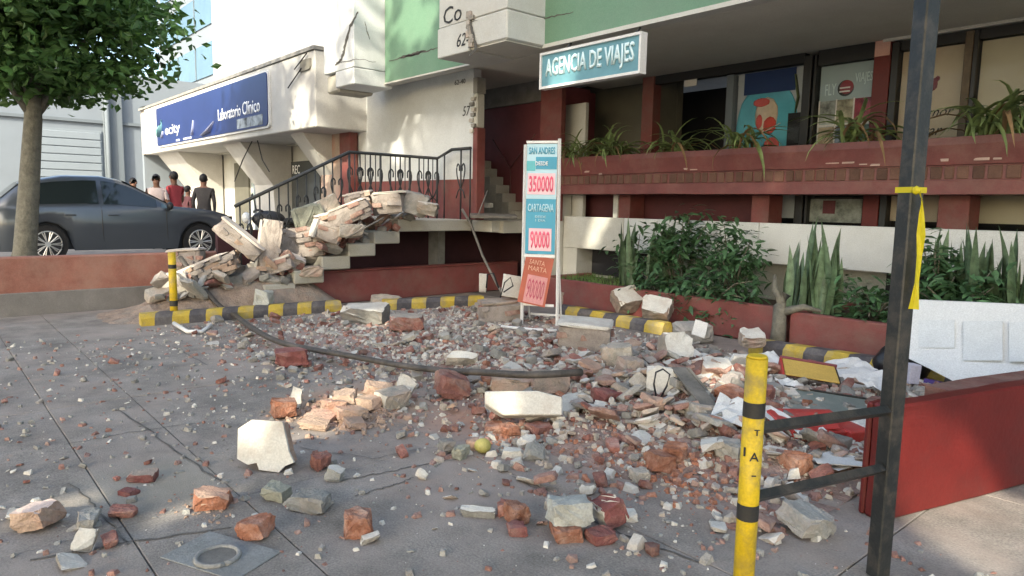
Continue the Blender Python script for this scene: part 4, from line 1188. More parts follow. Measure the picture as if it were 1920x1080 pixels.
# ================================================================== CAR
def make_car(loc, rz):
    T = thing('parked_car', 'slate grey hatchback parked nose in before the clinic', 'car', loc, rz)
    # local: +X forward, wheels at x=0 (front) and x=-2.62
    st_ = [-3.42, -3.38, -3.30, -3.15, -3.03, -2.92, -2.80, -2.62, -2.44, -2.32, -2.2, -2.0, -1.7, -1.4, -1.1, -0.8, -0.55, -0.42, -0.36, -0.28, -0.16, 0.0, 0.16, 0.28, 0.36, 0.45, 0.6, 0.72, 0.80, 0.84]
    def lerp_tab(tab, x):
        for (a, va), (b, vb) in zip(tab, tab[1:]):
            if x <= b:
                return va + (vb - va) * max(0, (x - a)) / (b - a)
        return tab[-1][1]
    belt = [(-3.42, .86), (-3.2, .95), (-2, .98), (-.9, .95), (-0.5, .93), (0.2, .88), (.6, .80), (.78, .66), (.84, .55)]
    roof = [(-3.42, .9), (-3.3, 1.05), (-2.95, 1.36), (-2.3, 1.49), (-1.7, 1.50), (-1.35, 1.45), (-.45, .985), (-0.1, .955), (.3, .91), (.6, .83), (.78, .68), (.84, .56)]
    half = [(-3.42, .70), (-3.3, .80), (-2.9, .87), (-1, .89), (0, .88), (.5, .82), (.75, .70), (.84, .58)]
    WR = 0.375
    def zlow(x):
        z = 0.20
        for wx in (0.0, -2.62):
            if abs(x - wx) < WR:
                z = max(z, 0.32 + math.sqrt(WR * WR - (x - wx) ** 2))
        if x > .7: z = max(z, 0.26)
        return z
    bm = B(); rows = []
    for x in st_:
        h, zb, zr, zl = lerp_tab(half, x), lerp_tab(belt, x), lerp_tab(roof, x), zlow(x)
        zr = max(zr, zb + 0.012)
        green_in = min(1, max(0, (zr - zb) / 0.5)) * 0.24
        zm = max(zl + .02, .55)
        ring = [(h * .93, zl), (h, min(zm, zb - .12)), (h * .985, zb - .06), (h * .955, zb), (h * .955 - green_in, zr - .035 if zr - zb > .1 else zr - .004), ((h * .955 - green_in) * .75, zr), (0, zr + .012)]
        L_ = [bm.verts.new((x, -y, z)) for y, z in ring]
        Rr = [bm.verts.new((x, y, z)) for y, z in ring[:-1]][::-1]
        rows.append(L_ + Rr)
    glass_faces = []
    for i in range(len(rows) - 1):
        a, b = rows[i], rows[i + 1]
        for k in range(len(a) - 1):
            f = bm.faces.new((a[k], a[k + 1], b[k + 1], b[k])); f.smooth = True
        xm = (st_[i] + st_[i + 1]) / 2
    bm.faces.new(rows[0]); bm.faces.new(rows[-1][::-1])
    bmesh.ops.recalc_face_normals(bm, faces=bm.faces)
    part('body', bm, m_carp, T, world=False)
    # floor / inner arches
    part('underbody', bx(-3.2, .7, -.74, .74, .22, .80), m_blackpl, T, world=False)
    # side windows, set a little proud of the cabin side
    def side_pt(x, f, s, off=0.006):
        h, zb, zr = lerp_tab(half, x), lerp_tab(belt, x), lerp_tab(roof, x)
        gi = min(1, max(0, (zr - zb) / 0.5)) * 0.24
        y = h * .955 - gi * f + off
        return Vector((x, s * y, zb + (zr - .035 - zb) * f))
    for s in (-1, 1):
        for xs_ in ([-2.85, -2.5, -2.0, -1.78], [-1.70, -1.45, -1.25, -1.0, -.78]):
            bm = B(); pv = None
            for x in xs_:
                top = 0.90
                cur = (bm.verts.new(side_pt(x, 0.07, s)), bm.verts.new(side_pt(x, top, s)))
                if pv:
                    bm.faces.new((pv[0], pv[1], cur[1], cur[0]))
                pv = cur
            r = bmesh.ops.extrude_face_region(bm, geom=bm.faces[:])
            for e in r['geom']:
                if isinstance(e, bmesh.types.BMVert): e.co.y += s * 0.003
            bmesh.ops.recalc_face_normals(bm, faces=bm.faces)
            part('side_window', bm, m_carglass, T, world=False)
        bm = B()
        v = [bm.verts.new(side_pt(x, f, s, .007)) for x, f in ((-.70, .08), (-.70, .80), (-.50, .12))]
        bm.faces.new(v); part('quarter_window', bm, m_blueglass, T, world=False)
        # door seams and handles
        for x in (-0.62, -1.74):
            h, zb = lerp_tab(half, x), lerp_tab(belt, x)
            part('door_seam', tube(B(), [(x + .03, s * (h * .93 + .002), .26), (x, s * (h + .002), .55), (x, s * (h * .985 + .002), zb - .07), (x - .01, s * (h * .955 + .003), zb - .01)], .006, 4), m_blackpl, T, world=False)
        for x in (-1.55, -2.25):
            part('door_handle', bx(x - .09, x + .09, s * .885 - .012, s * .885 + .012, .80, .83, bev=.006), m_carp, T, world=False)
        m_ = part('wing_mirror', ball(B(), (-.58, s * 0.99, .99), (.06, .11, .075), 2), m_blackpl, T, world=False)
        part('mirror_arm', bx(-.60, -.54, min(s * .82, s * .93), max(s * .82, s * .93), .93, .96), m_blackpl, T, world=False)
        part('headlight', ball(B(), (.62, s * .66, .66), (.15, .13, .07), 2), m_lamp, T, world=False)
        part('tail_light', ball(B(), (-3.33, s * .66, .80), (.06, .12, .12), 2), m_redbox, T, world=False)
    # windscreens
    def scr(xs_, wd, nm):
        bm = B(); pv = None
        for x in xs_:
            z = lerp_tab(roof, x) + .018
            h = lerp_tab(half, x) * .955 - min(1, max(0, (lerp_tab(roof, x) - lerp_tab(belt, x)) / .5)) * .24
            cur = (bm.verts.new((x, -h * .93, z - .02)), bm.verts.new((x, 0, z + .006)), bm.verts.new((x, h * .93, z - .02)))
            if pv:
                bm.faces.new((pv[0], pv[1], cur[1], cur[0])); bm.faces.new((pv[1], pv[2], cur[2], cur[1]))
            pv = cur
        bmesh.ops.recalc_face_normals(bm, faces=bm.faces)
        part(nm, bm, m_carglass, T, world=False)
    scr([-1.30, -1.0, -.75, -.52], .6, 'windscreen'); scr([-3.26, -3.1, -2.98], .6, 'rear_window')
    part('bumper_grille', bx(.80, .86, -.42, .42, .36, .50, bev=.02), m_blackpl, T, world=False)
    for wx in (0.0, -2.62):
        for s in (-1, 1):
            W = part('wheel', disc(B(), (wx, s * .78, .32), .32, (0, 1, 0), .20, 32), m_rubber, T, world=False)
            bm = disc(B(), (wx, s * .875, .32), .225, (0, 1, 0), .02, 32)
            part('rim_back', bm, m_blackpl, W, world=False)
            bm = B()
            for k in range(10):
                a = k * math.tau / 10
                for da in (-.09, .09):
                    tube(bm, [(wx + .04 * math.cos(a), s * .892, .32 + .04 * math.sin(a)), (wx + .215 * math.cos(a + da), s * .888, .32 + .215 * math.sin(a + da))], .010, 4)
            n = 32
            tube(bm, [(wx + .218 * math.cos(k * math.tau / n), s * .886, .32 + .218 * math.sin(k * math.tau / n)) for k in range(n + 1)], .012, 5)
            disc(bm, (wx, s * .895, .32), .045, (0, 1, 0), .02, 16)
            part('rim', bm, m_alloy, W, world=False)
    return T
wc = at_depth(376, 455, 14.2)
make_car((wc.x - 0.88, wc.y, 0.30), rad(90)).scale = (1.0, 1.0, 1.07)

# ================================================================== MOTORCYCLE
def make_bike(loc, rz):
    T = thing('motorcycle', 'dark motorcycle parked behind the stair railing in front of the clinic', 'motorcycle', loc, rz)
    for x in (0.0, -1.30):
        W = part('wheel', tube(B(), [(x + .26 * math.cos(a * math.tau / 24), 0, .30 + .26 * math.sin(a * math.tau / 24)) for a in range(25)], .05, 8), m_rubber, T, world=False)
        bm = B()
        for k in range(6):
            a = k * math.tau / 6
            tube(bm, [(x, 0, .30), (x + .23 * math.cos(a), 0, .30 + .23 * math.sin(a))], .014, 4)
        disc(bm, (x, 0, .30), .06, (0, 1, 0), .10, 14)
        part('rim', bm, m_alloy, W, world=False)
    for s in (-1, 1):
        part('fork', tube(B(), [(0, s * .08, .30), (-.22, s * .08, .92)], .022, 6), m_alloy, T, world=False)
        part('grip', tube(B(), [(-.26, s * .10, 1.0), (-.30, s * .30, 1.04), (-.40, s * .38, 1.02)], .018, 6), m_blackpl, T, world=False)
        mm = part('mirror', ball(B(), (-.24, s * .38, 1.27), (.02, .075, .05), 2), m_blackpl, T, world=False)
        part('mirror_stem', tube(B(), [(-.30, s * .27, 1.03), (-.26, s * .34, 1.25)], .009, 5), m_blackpl, mm, world=False)
    part('tank', ball(B(), (-.50, 0, .88), (.28, .16, .15), 3), m_blackpl, T, world=False)
    part('seat', ball(B(), (-1.02, 0, .84), (.40, .14, .075), 3), m_rubber, T, world=False)
    part('engine', bx(-.82, -.42, -.14, .14, .32, .62, bev=.05), m_iron, T, world=False)
    part('frame', tube(B(), [(-.24, 0, .90), (-.45, 0, .60), (-.85, 0, .35), (-1.30, 0, .30), (-1.35, 0, .74), (-.6, 0, .78)], .03, 6), m_iron, T, world=False)
    part('rear_fender', tube(B(), [(-1.1, 0, .70), (-1.42, 0, .74), (-1.62, 0, .60)], [.08, .09, .04], 8, flat=.5), m_blackpl, T, world=False)
    part('front_fender', tube(B(), [(.20, 0, .55), (0, 0, .63), (-.2, 0, .55)], .06, 8, flat=.4), mat('wine_red_fairing', (0.18, 0.02, 0.04), .35), T, world=False)
    part('headlight', ball(B(), (-.14, 0, .90), (.08, .10, .10), 2), m_lamp, T, world=False)
    part('exhaust', tube(B(), [(-.5, -.16, .36), (-1.0, -.19, .34), (-1.55, -.21, .42)], [.03, .045, .055], 8), m_alloy, T, world=False)
    part('side_cover', ball(B(), (-.95, 0, .62), (.2, .15, .13), 2), mat('wine_red_fairing', None), T, world=False)
    return T
bl = at_depth(446, 420, 11.9)
make_bike((bl.x, bl.y, 0.30), rad(250))

# ================================================================== PEOPLE
def person(label, loc, rz, shirt, trousers, h=1.72, lean=0.0, arm=0.0, hair_r=1.0, sleeve=True, stride=0.0):
    T = thing('person', label, 'person', loc, rz, None)
    k = h / 1.75
    J = {'pelvis': (0, 0, .95), 'waist': (0.01, 0, 1.08), 'chest': (.02 + lean, 0, 1.30), 'neck': (.02 + lean, 0, 1.48), 'head0': (.03 + lean, 0, 1.56), 'head': (.045 + lean, 0, 1.66)}
    rads = {'pelvis': (.155, .125), 'waist': (.14, .115), 'chest': (.175, .125), 'neck': (.06, .06), 'head0': (.07, .065), 'head': (.085, .10)}
    E_ = [('pelvis', 'waist'), ('waist', 'chest'), ('chest', 'neck'), ('neck', 'head0'), ('head0', 'head')]
    for s, n in ((1, 'l'), (-1, 'r')):
        st2 = stride * s
        J.update({'hip' + n: (0, .09 * s, .86), 'knee' + n: (st2 * .5 + .02, .095 * s, .50), 'ank' + n: (st2, .10 * s, .09), 'toe' + n: (st2 + .17, .115 * s, .04),
                  'sh' + n: (.02 + lean, .18 * s, 1.41), 'el' + n: (-.01 + lean + arm * .10, .24 * s, 1.13), 'wr' + n: (.06 + lean + arm * .30, .22 * s, .90 + arm * .26), 'hd' + n: (.09 + lean + arm * .36, .21 * s, .81 + arm * .32)})
        rads.update({'hip' + n: (.095, .10), 'knee' + n: (.06, .062), 'ank' + n: (.042, .045), 'toe' + n: (.035, .045), 'sh' + n: (.065, .065), 'el' + n: (.045, .045), 'wr' + n: (.03, .032), 'hd' + n: (.035, .02)})
        E_ += [('pelvis', 'hip' + n), ('hip' + n, 'knee' + n), ('knee' + n, 'ank' + n), ('ank' + n, 'toe' + n), ('chest', 'sh' + n), ('sh' + n, 'el' + n), ('el' + n, 'wr' + n), ('wr' + n, 'hd' + n)]
    names = list(J)
    me = bpy.data.meshes.new('body')
    me.from_pydata([Vector(J[n]) * k for n in names], [(names.index(a), names.index(b)) for a, b in E_], [])
    o = link(bpy.data.objects.new('body', me))
    md = o.modifiers.new('skin', 'SKIN'); md.use_smooth_shade = True
    o.modifiers.new('sub', 'SUBSURF').levels = 2
    for i, n in enumerate(names):
        sv = me.skin_vertices[0].data[i]
        sv.radius = (rads[n][0] * k, rads[n][1] * k)
        sv.use_root = n == 'pelvis'
    dg = bpy.context.evaluated_depsgraph_get(); dg.update()
    m2 = bpy.data.meshes.new_from_object(o.evaluated_get(dg))
    bpy.data.objects.remove(o)
    m2.materials.clear()
    for m in (shirt, trousers, m_skin, m_blackpl): m2.materials.append(m)
    for f in m2.polygons:
        c = f.center / k
        armside = abs(c.y) > .155 + (.03 if c.z < 1.3 else 0)
        if c.z > 1.475: i = 2
        elif c.z < .085: i = 3
        elif armside and c.z < (0.92 if sleeve else 1.20) + arm * .2 and c.z > .70 and abs(c.y) > .17: i = 2
        elif c.z < .95: i = 1
        else: i = 0
        f.material_index = i
        f.use_smooth = True
    o = link(bpy.data.objects.new('body', m2)); o.parent = T
    hx = Vector(J['head']) * k
    bm = B(); ball(bm, hx + Vector((-.022, 0, .03)) * k, (.105 * k, .092 * k, .115 * k), 2)
    bmesh.ops.delete(bm, geom=[v for v in bm.verts if v.co.x > hx.x + .045 * k and v.co.z < hx.z + .06 * k], context='VERTS')
    part('hair', bm, m_hair, T, world=False)
    bm = B(); ball(bm, hx + Vector((.098, 0, -.005)) * k, (.018 * k, .014 * k, .024 * k), 1); part('nose', bm, m_skin, T, world=False)
    for s in (-1, 1):
        bm = B(); ball(bm, hx + Vector((.085, .032 * s, .02)) * k, .011 * k, 1); part('eye', bm, m_hair, T, world=False)
        bm = B(); ball(bm, hx + Vector((0, .088 * s, 0)) * k, (.02 * k, .012 * k, .03 * k), 1); part('ear', bm, m_skin, T, world=False)
    return T
cl = lambda nm, c: mat(nm, c, 0.85, 0.12, 6, 0.1, 20)
def stand(px, D, z=0.3):
    p = at_depth(px, 400, D); return (p.x, p.y, z)
person('person in a dark jacket over a white shirt standing beside the car bonnet', stand(383, 16.7), rad(150), cl('dark_jacket_cloth', (.055, .05, .05)), cl('grey_trousers', (.12, .12, .12)), 1.76)
person('person in a bright red top standing behind the grey car', stand(330, 16.6), rad(210), cl('red_top_cloth', (.50, .075, .085)), cl('maroon_trousers', (.12, .035, .04)), 1.80, sleeve=False, arm=.4)
person('person in a white and pink top with dark hair behind the car windscreen', stand(298, 16.4), rad(-30), cl('pale_pink_cloth', (.58, .48, .47)), cl('blue_trousers', (.06, .08, .13)), 1.72, lean=.08, sleeve=False)
person('person whose dark hair just shows above the grey car roof', stand(251, 17.4), rad(20), cl('grey_top_cloth', (.2, .2, .21)), cl('dark_trousers', (.04, .04, .05)), 1.66)
person('person in dark red clothes standing between the red top and the dark jacket', stand(352, 17.6), rad(100), cl('dark_red_cloth', (.13, .05, .055)), cl('dark_trousers', (.04, .04, .05)), 1.50)

# ================================================================== PLANTS
def blade_mesh(L_, wd, bend, twist, seg=5, fold=0.25, tip=0.15, name='leaf', m=None, up=0.9):
    """a leaf blade growing from the origin, along +Z then arching towards +X"""
    bm = B(); pv = None
    p = Vector((0, 0, 0)); a = rad(90) * up
    for i in range(seg + 1):
        t = i / seg
        ww = wd * (0.55 + 0.45 * math.sin(min(1, t * 2.2) * math.pi / 2)) * (1 - max(0, (t - .45) / .55) ** 1.6 * (1 - tip * .1))
        side = Vector((0, 1, 0)) * ww / 2
        nrm = Vector((-math.sin(a), 0, math.cos(a))) * ww * fold
        tw = Matrix.Rotation(twist * t, 3, 'Z')
        cur = [bm.verts.new(tw @ (p - side + nrm)), bm.verts.new(tw @ p), bm.verts.new(tw @ (p + side + nrm))]
        if pv:
            bm.faces.new((pv[0], pv[1], cur[1], cur[0])); bm.faces.new((pv[1], pv[2], cur[2], cur[1]))
        pv = cur
        p = p + Vector((math.cos(a), 0, math.sin(a))) * L_ / seg
        a -= bend / seg
    return mesh_from(bm, name, m, True)
SPM = [blade_mesh(R_.uniform(.30, .52), R_.uniform(.022, .034), R_.uniform(1.6, 2.9), R_.uniform(-.4, .4), 6, .3, name='spider_leaf', m=m_spider, up=R_.uniform(.75, .95)) for _ in range(7)]
SPM_DRY = blade_mesh(.5, .026, 2.7, .2, 6, .3, name='dry_leaf', m=m_dryleaf, up=.7)
SNM = [blade_mesh(R_.uniform(.62, 1.0), R_.uniform(.075, .105), R_.uniform(-.12, .25), R_.uniform(-.9, .9), 6, .22, name='snake_leaf', m=m_snake, up=1.0) for _ in range(6)]
def clump(name, label, cat, loc, n, meshes, tilt, spread, scale=(0.8, 1.15), seed=0, group=None, dry=0):
    rng = random.Random(seed)
    T = thing(name, label, cat, loc, 0, group)
    for k in range(n):
        me = meshes[k % len(meshes)] if not (dry and k % dry == 0) else SPM_DRY
        o = link(bpy.data.objects.new('leaf', me)); o.parent = T
        a = rng.uniform(0, math.tau); s = rng.uniform(*scale)
        o.location = (rng.uniform(-spread, spread), rng.uniform(-spread, spread) * .6, 0)
        o.rotation_euler = Euler((0, rng.uniform(*tilt), a), 'XYZ')
        o.scale = (s, s, s)
    return T
GS = 'spider plants on the red ledge'
for i, (px, py, n, lab_, sc_) in enumerate((
        (1082, 284, 34, 'spider plant at the left end of the ledge beside the cream panel', (0.7, 1.0)),
        (1145, 281, 46, 'full spider plant spilling over the ledge under the travel agency sign', (0.8, 1.2)),
        (1265, 276, 32, 'spider plant on the ledge before the dark shop doorway', (0.8, 1.1)),
        (1392, 270, 22, 'sparse spider plant on the ledge under the blue window display', (0.9, 1.25)),
        (1612, 262, 24, 'spider plant on the ledge below the poster with six photographs', (0.9, 1.2)),
        (1862, 250, 46, 'large spider plant on the ledge at the right edge beyond the black post', (1.0, 1.3)))):
    p = on(px, py - 14, 1, 8.22)
    clump('spider_plant', lab_, 'plant', (p.x, 8.22, 2.27), int(n * 1.25), SPM, (-.15, .75), .2, (sc_[0] * 1.5, sc_[1] * 1.65), 70 + i, GS, dry=7)
p = on(1862, 235, 1, 8.55)
clump('umbrella_palm', 'tall thin palm like plant on the ledge at the right picture edge', 'plant', (p.x + .1, 8.6, 2.3), 22, [blade_mesh(.75, .03, 1.5, .2, 6, .3, name='palm_leaf', m=m_leaf, up=.95) for _ in range(2)], (0, .5), .10, (0.6, 1.0), 90)
def snake(px, py, y, z, n, lab_, seed, sc_=(0.75, 1.0), sp=.2):
    p = on(px, py, 1, y)
    clump('snake_plant', lab_, 'plant', (p.x, y, z), n, SNM, (-.23, .23), sp, sc_, seed, 'snake plants in the lower planters')
snake(1520, 580, 7.35, .40, 34, 'upright snake plant clump in the right planter bed before the white band', 21, (0.65, 1.12), .27)
snake(1172, 545, 7.75, .38, 12, 'snake plant at the left edge of the dense shrubs', 22, (0.8, 1.05), .14)
snake(1242, 545, 7.95, .38, 10, 'snake plant rising out of the dense shrubs below the ledge', 23, (0.9, 1.15), .2)
snake(1770, 575, 7.75, .40, 14, 'snake plant just to the right of the black post', 24, (0.8, 1.1), .2)
snake(1858, 575, 7.7, .40, 26, 'broad dark snake plant clump at the right picture edge above the white board', 25, (0.9, 1.15), .26)
def shrub(lab_, c, r, n, leaf, seed, base, nm='shrub', m=m_leaf, asp=.32):
    rng = random.Random(seed)
    T = thing(nm, lab_, 'shrub', base)
    b = Vector(base); c = Vector(c)
    tips = []
    bm = B()
    for k in range(16):
        v = Vector((rng.gauss(0, .55), rng.gauss(0, .5), rng.gauss(0, .55)))
        q = c + Vector((max(-1, min(1, v.x)) * r[0], max(-1, min(1, v.y)) * r[1], max(-1, min(1, v.z)) * r[2]))
        md = b.lerp(q, .55) + Vector((0, 0, .06))
        tube(bm, [b + Vector((rng.uniform(-.1, .1) * r[0] * 3, 0, -0.03)), md, q], [.014, .010, .004], 5)
        tips.append((md, q))
    part('stem', bm, m_bark, T)
    bm = B()
    for k in range(n):
        md, q = rng.choice(tips)
        t = rng.random() ** .6
        p = md.lerp(q, t) + Vector((rng.gauss(0, .11), rng.gauss(0, .11), rng.gauss(0, .10)))
        a = rng.uniform(0, math.tau); el = rng.uniform(-.7, .35)
        d = Vector((math.cos(a) * math.cos(el), math.sin(a) * math.cos(el), math.sin(el)))
        s = d.cross(Vector((rng.gauss(0, .3), rng.gauss(0, .3), 1))).normalized()
        nn = s.cross(d).normalized()
        L_ = leaf * rng.uniform(.6, 1.25); wd = L_ * asp
        ps = [p, p + d * L_ * .35 + s * wd * .5 + nn * wd * .1, p + d * L_ * .35 - s * wd * .5 + nn * wd * .1, p + d * L_ * .75 + s * wd * .33 - nn * L_ * .06, p + d * L_ * .75 - s * wd * .33 - nn * L_ * .06, p + d * L_ - nn * L_ * .18, p + d * L_ * .38, p + d * L_ * .74 - nn * L_ * .08]
        vv = [bm.verts.new(x) for x in ps]
        for f in ((0, 1, 6), (0, 6, 2), (1, 3, 7, 6), (6, 7, 4, 2), (3, 5, 7), (7, 5, 4)):
            bm.faces.new([vv[i] for i in f])
    o = part('foliage', bm, m, T, smooth=True); o['kind'] = 'stuff'
    return T
def sh(lab_, px, py, pyb, y, rpx, rpz, n, leaf, seed, **k):
    c = on(px, py, 1, y); D = depth(c)
    b = on(px, pyb, 1, y)
    shrub(lab_, c, (rpx * D / FPX, .30, rpz * D / FPX), n, leaf, seed, (c.x, y, .40), **k)
sh('tall leafy shrub reaching up to the red ledge', 1272, 440, 560, 7.85, 66, 88, 700, .17, 1)
sh('dense dark green shrub hanging over the planter wall in the middle', 1330, 560, 570, 7.42, 80, 52, 900, .15, 2)
sh('broad leafy shrub in front of the white band', 1372, 490, 580, 7.75, 68, 70, 760, .16, 3)
sh('low leafy shrub at the foot of the left snake plant', 1225, 545, 570, 7.55, 60, 34, 360, .14, 4)
sh('narrow leafy shrub between snake plants near the sandwich board', 1190, 490, 560, 7.95, 40, 50, 240, .15, 5)
sh('low bushy shrub in the right planter beside the black post', 1635, 570, 600, 7.45, 55, 42, 430, .15, 6)
sh('leafy shrub right of the black post with hanging tape', 1762, 490, 590, 7.7, 40, 60, 300, .17, 7)
sh('low dark shrub behind the white board', 1800, 545, 590, 7.5, 75, 40, 420, .16, 8)
# stump of a pale plumeria at the planter gap
pl = thing('plumeria_trunk', 'stubby pale grey tree trunk in the gap between the two planters', 'tree', (-3.63, 7.0, 0))
q = ground(1424, 630); bq = Vector((-3.64, 6.93, 0))
part('trunk', tube(B(), [bq, bq + Vector((.0, .02, .25)), bq + Vector((-.02, .05, .48)), bq + Vector((.03, .08, .62))], [.085, .075, .068, .05], 10), m_bark, pl)
part('limb', tube(B(), [bq + Vector((0, .05, .42)), bq + Vector((.22, .10, .50)), bq + Vector((.38, .15, .47))], [.05, .035, .018], 8), m_bark, pl)
part('limb', tube(B(), [bq + Vector((0, .05, .50)), bq + Vector((-.12, .10, .66)), bq + Vector((-.16, .16, .80))], [.045, .03, .015], 8), m_bark, pl)

# ================================================================== RUBBLE
# a low uneven bed of brick dust and broken bits under the dense rubble
def dens(x, y):
    s = 0.0
    for cx, cy, sx, sy, wgt in ((-3.0, 4.7, 1.15, 1.0, 1.0), (-2.4, 3.9, .75, .65, .55), (-4.7, 4.8, 1.0, .8, .45), (-6.0, 5.0, 1.3, 1.0, .20), (-7.6, 4.6, .9, 1.3, .20), (-4.4, 3.9, .7, .4, .3), (-2.0, 5.9, .7, .7, .7), (-5.6, 3.7, .9, .7, .18)):
        s += wgt * math.exp(-((x - cx) / sx) ** 2 / 2 - ((y - cy) / sy) ** 2 / 2)
    return s
def bed_h(x, y):
    d = dens(x, y)
    if y > 6.55 or y < 1.5: return -0.03
    h = 0.16 * max(0, d - .28) + 0.05 * noise.noise(Vector((x * 2.2, y * 2.2, 0))) * min(1, d * 1.6) + 0.028 * noise.noise(Vector((x * 7, y * 7, 4))) * min(1, d * 1.6)
    return h - 0.012
bm = B()
nx, ny = 110, 90
X0, X1, Y0, Y1 = -9.0, -1.45, 1.6, 6.6
grid = [[bm.verts.new((X0 + (X1 - X0) * i / nx, Y0 + (Y1 - Y0) * j / ny, bed_h(X0 + (X1 - X0) * i / nx, Y0 + (Y1 - Y0) * j / ny))) for j in range(ny + 1)] for i in range(nx + 1)]
for i in range(nx):
    for j in range(ny):
        f4 = (grid[i][j], grid[i + 1][j], grid[i + 1][j + 1], grid[i][j + 1])
        if max(v.co.z for v in f4) > -0.008:
            bm.faces.new(f4)
bmesh.ops.delete(bm, geom=[v for v in bm.verts if not v.link_faces], context='VERTS')
o = single('brick_dust_heap', bm, m_dust, 'pinkish brick dust and crumbs heaped under the rubble', 'rubble', smooth=True)
o['kind'] = 'stuff'
def gz(x, y):
    if X0 < x < X1 and Y0 < y < Y1:
        return max(0.0, bed_h(x, y))
    return 0.0

# small chips nobody could count
def chip_field(n, smin, smax, m, seed, label, fn, nm):
    rng = random.Random(seed)
    verts, faces = [], []
    k = 0
    while k < n:
        x, y = fn(rng)
        if x is None: continue
        s = smin + (smax - smin) * rng.random() ** 2.5
        sx, sy, sz = s * rng.uniform(.6, 1.3), s * rng.uniform(.5, 1.0), s * rng.uniform(.25, .8)
        i = len(verts); z = gz(x, y) + sz * .2
        a = rng.uniform(0, math.tau); ca, sa = math.cos(a), math.sin(a)
        base = [(-1, -.8, -1), (1, -1, -1), (.8, 1, -1), (-1, .9, -1), (-.7, -.6, 1), (.6, -.75, .8), (.75, .6, 1), (-.5, .8, .7)]
        tx, ty = rng.uniform(-.4, .4), rng.uniform(-.4, .4)
        for bx_, by_, bz_ in base:
            u, v, w_ = bx_ * sx / 2 * rng.uniform(.7, 1.1), by_ * sy / 2 * rng.uniform(.7, 1.1), bz_ * sz / 2 * rng.uniform(.6, 1.1)
            w_ += u * tx + v * ty
            verts.append((x + u * ca - v * sa, y + u * sa + v * ca, z + w_))
        faces += [tuple(i + q for q in f) for f in ((4, 5, 6, 7), (0, 1, 5, 4), (1, 2, 6, 5), (2, 3, 7, 6), (3, 0, 4, 7))]
        k += 1
    me = bpy.data.meshes.new(nm)
    me.from_pydata(verts, [], faces)
    me.materials.append(m)
    o = link(bpy.data.objects.new(nm, me)); tag(o, label, 'rubble'); o['kind'] = 'stuff'
def f_dense(rng):
    x, y = rng.uniform(-9, -1.45), rng.uniform(2.2, 6.55)
    return (x, y) if rng.random() < dens(x, y) * .9 + .02 else (None, None)
def f_wide(rng):
    x, y = rng.uniform(-8.7, -0.2), rng.uniform(.2, 6.6)
    if x > -1.4 and y > 3.4: return None, None
    return (x, y) if rng.random() < .22 + dens(x, y) * .6 + .5 * math.exp(-((x + 7) / 1.3) ** 2 / 2 - ((y - 3.6) / 1.2) ** 2 / 2) else (None, None)
def f_stair(rng):
    return rng.uniform(-10.1, -9.25), rng.uniform(3.2, 5.6)
m_brickchip = mat('dusty_brick_chip', (0.285, 0.155, 0.125), .97, .35, 12, .5, 70, (.35, .27, .235), .85, 3)
chip_field(4200, .012, .085, m_brickchip, 1, 'crumbled red brick chips scattered over the forecourt', f_dense, 'brick_chips')
chip_field(4600, .012, .095, m_mortar, 2, 'greyish mortar crumbs scattered over the forecourt', f_dense, 'mortar_chips')
chip_field(3400, .012, .10, m_plaster, 3, 'small white plaster flakes scattered over the forecourt', f_dense, 'plaster_flakes')
chip_field(4600, .006, .055, m_conck, 4, 'grey grit strewn thinly over the open paving', f_wide, 'grit')
chip_field(2200, .006, .055, m_plaster, 5, 'tiny white paint flakes strewn thinly over the open paving', f_wide, 'paint_flakes')
chip_field(4000, .006, .055, m_brickchip, 6, 'tiny red brick grit strewn thinly over the open paving', f_wide, 'brick_grit')

def f_spot(cx, cy, sx, sy):
    return lambda rng: (rng.gauss(cx, sx), rng.gauss(cy, sy))
_q = ground(650, 775); chip_field(700, .012, .07, m_peach, 7, 'crumbled peach coloured brick in the sunlit heap behind the large white piece', f_spot(_q.x, _q.y, .22, .20), 'peach_crumbs')
_q = ground(975, 825); chip_field(260, .010, .05, m_brickor, 8, 'crushed orange brick spilled in front of the white beam block', f_spot(_q.x, _q.y, .16, .12), 'orange_crumbs')
_q = ground(395, 945); chip_field(160, .006, .03, m_peach, 9, 'sandy crumbs around the pale orange brick on the left paving', f_spot(_q.x, _q.y, .11, .08), 'sandy_crumbs')
_q = ground(1260, 880); chip_field(500, .012, .06, m_brickor, 10, 'orange brick crumbs at the front edge of the main heap', f_spot(_q.x, _q.y, .28, .22), 'orange_crumbs')
# loose fragments one can pick out: one object each, a few shared shapes
FR = {}
for kind, m, side, dims in (('brick_fragment', m_brick, m_brick, (1.0, .62, .5)), ('plaster_fragment', m_mortar, m_plaster, (1.0, .8, .20)), ('concrete_fragment', m_conck, m_conck, (1.0, .75, .6))):
    lst = []
    for k in range(9):
        bm = hull_chunk(dims[0], dims[1], dims[2], R_, .34, 12)
        roughen(bm, .022, R_)
        if kind == 'plaster_fragment': paint_face(bm, (0, 0, 1), .45)
        lst.append(mesh_from(bm, kind, [m, side]))
    FR[kind] = lst
orb = []
for k in range(4):
    bm = hull_chunk(1, .62, .5, R_, .28, 7); roughen(bm, .035, R_); orb.append(mesh_from(bm, 'brick_fragment', [m_brickor, m_brickor]))
KIND_WORDS = {'brick_fragment': ('%s red brick fragment', 'brick'), 'plaster_fragment': ('%s pale faced mortar fragment', 'plaster'), 'concrete_fragment': ('%s rough grey concrete fragment', 'concrete')}
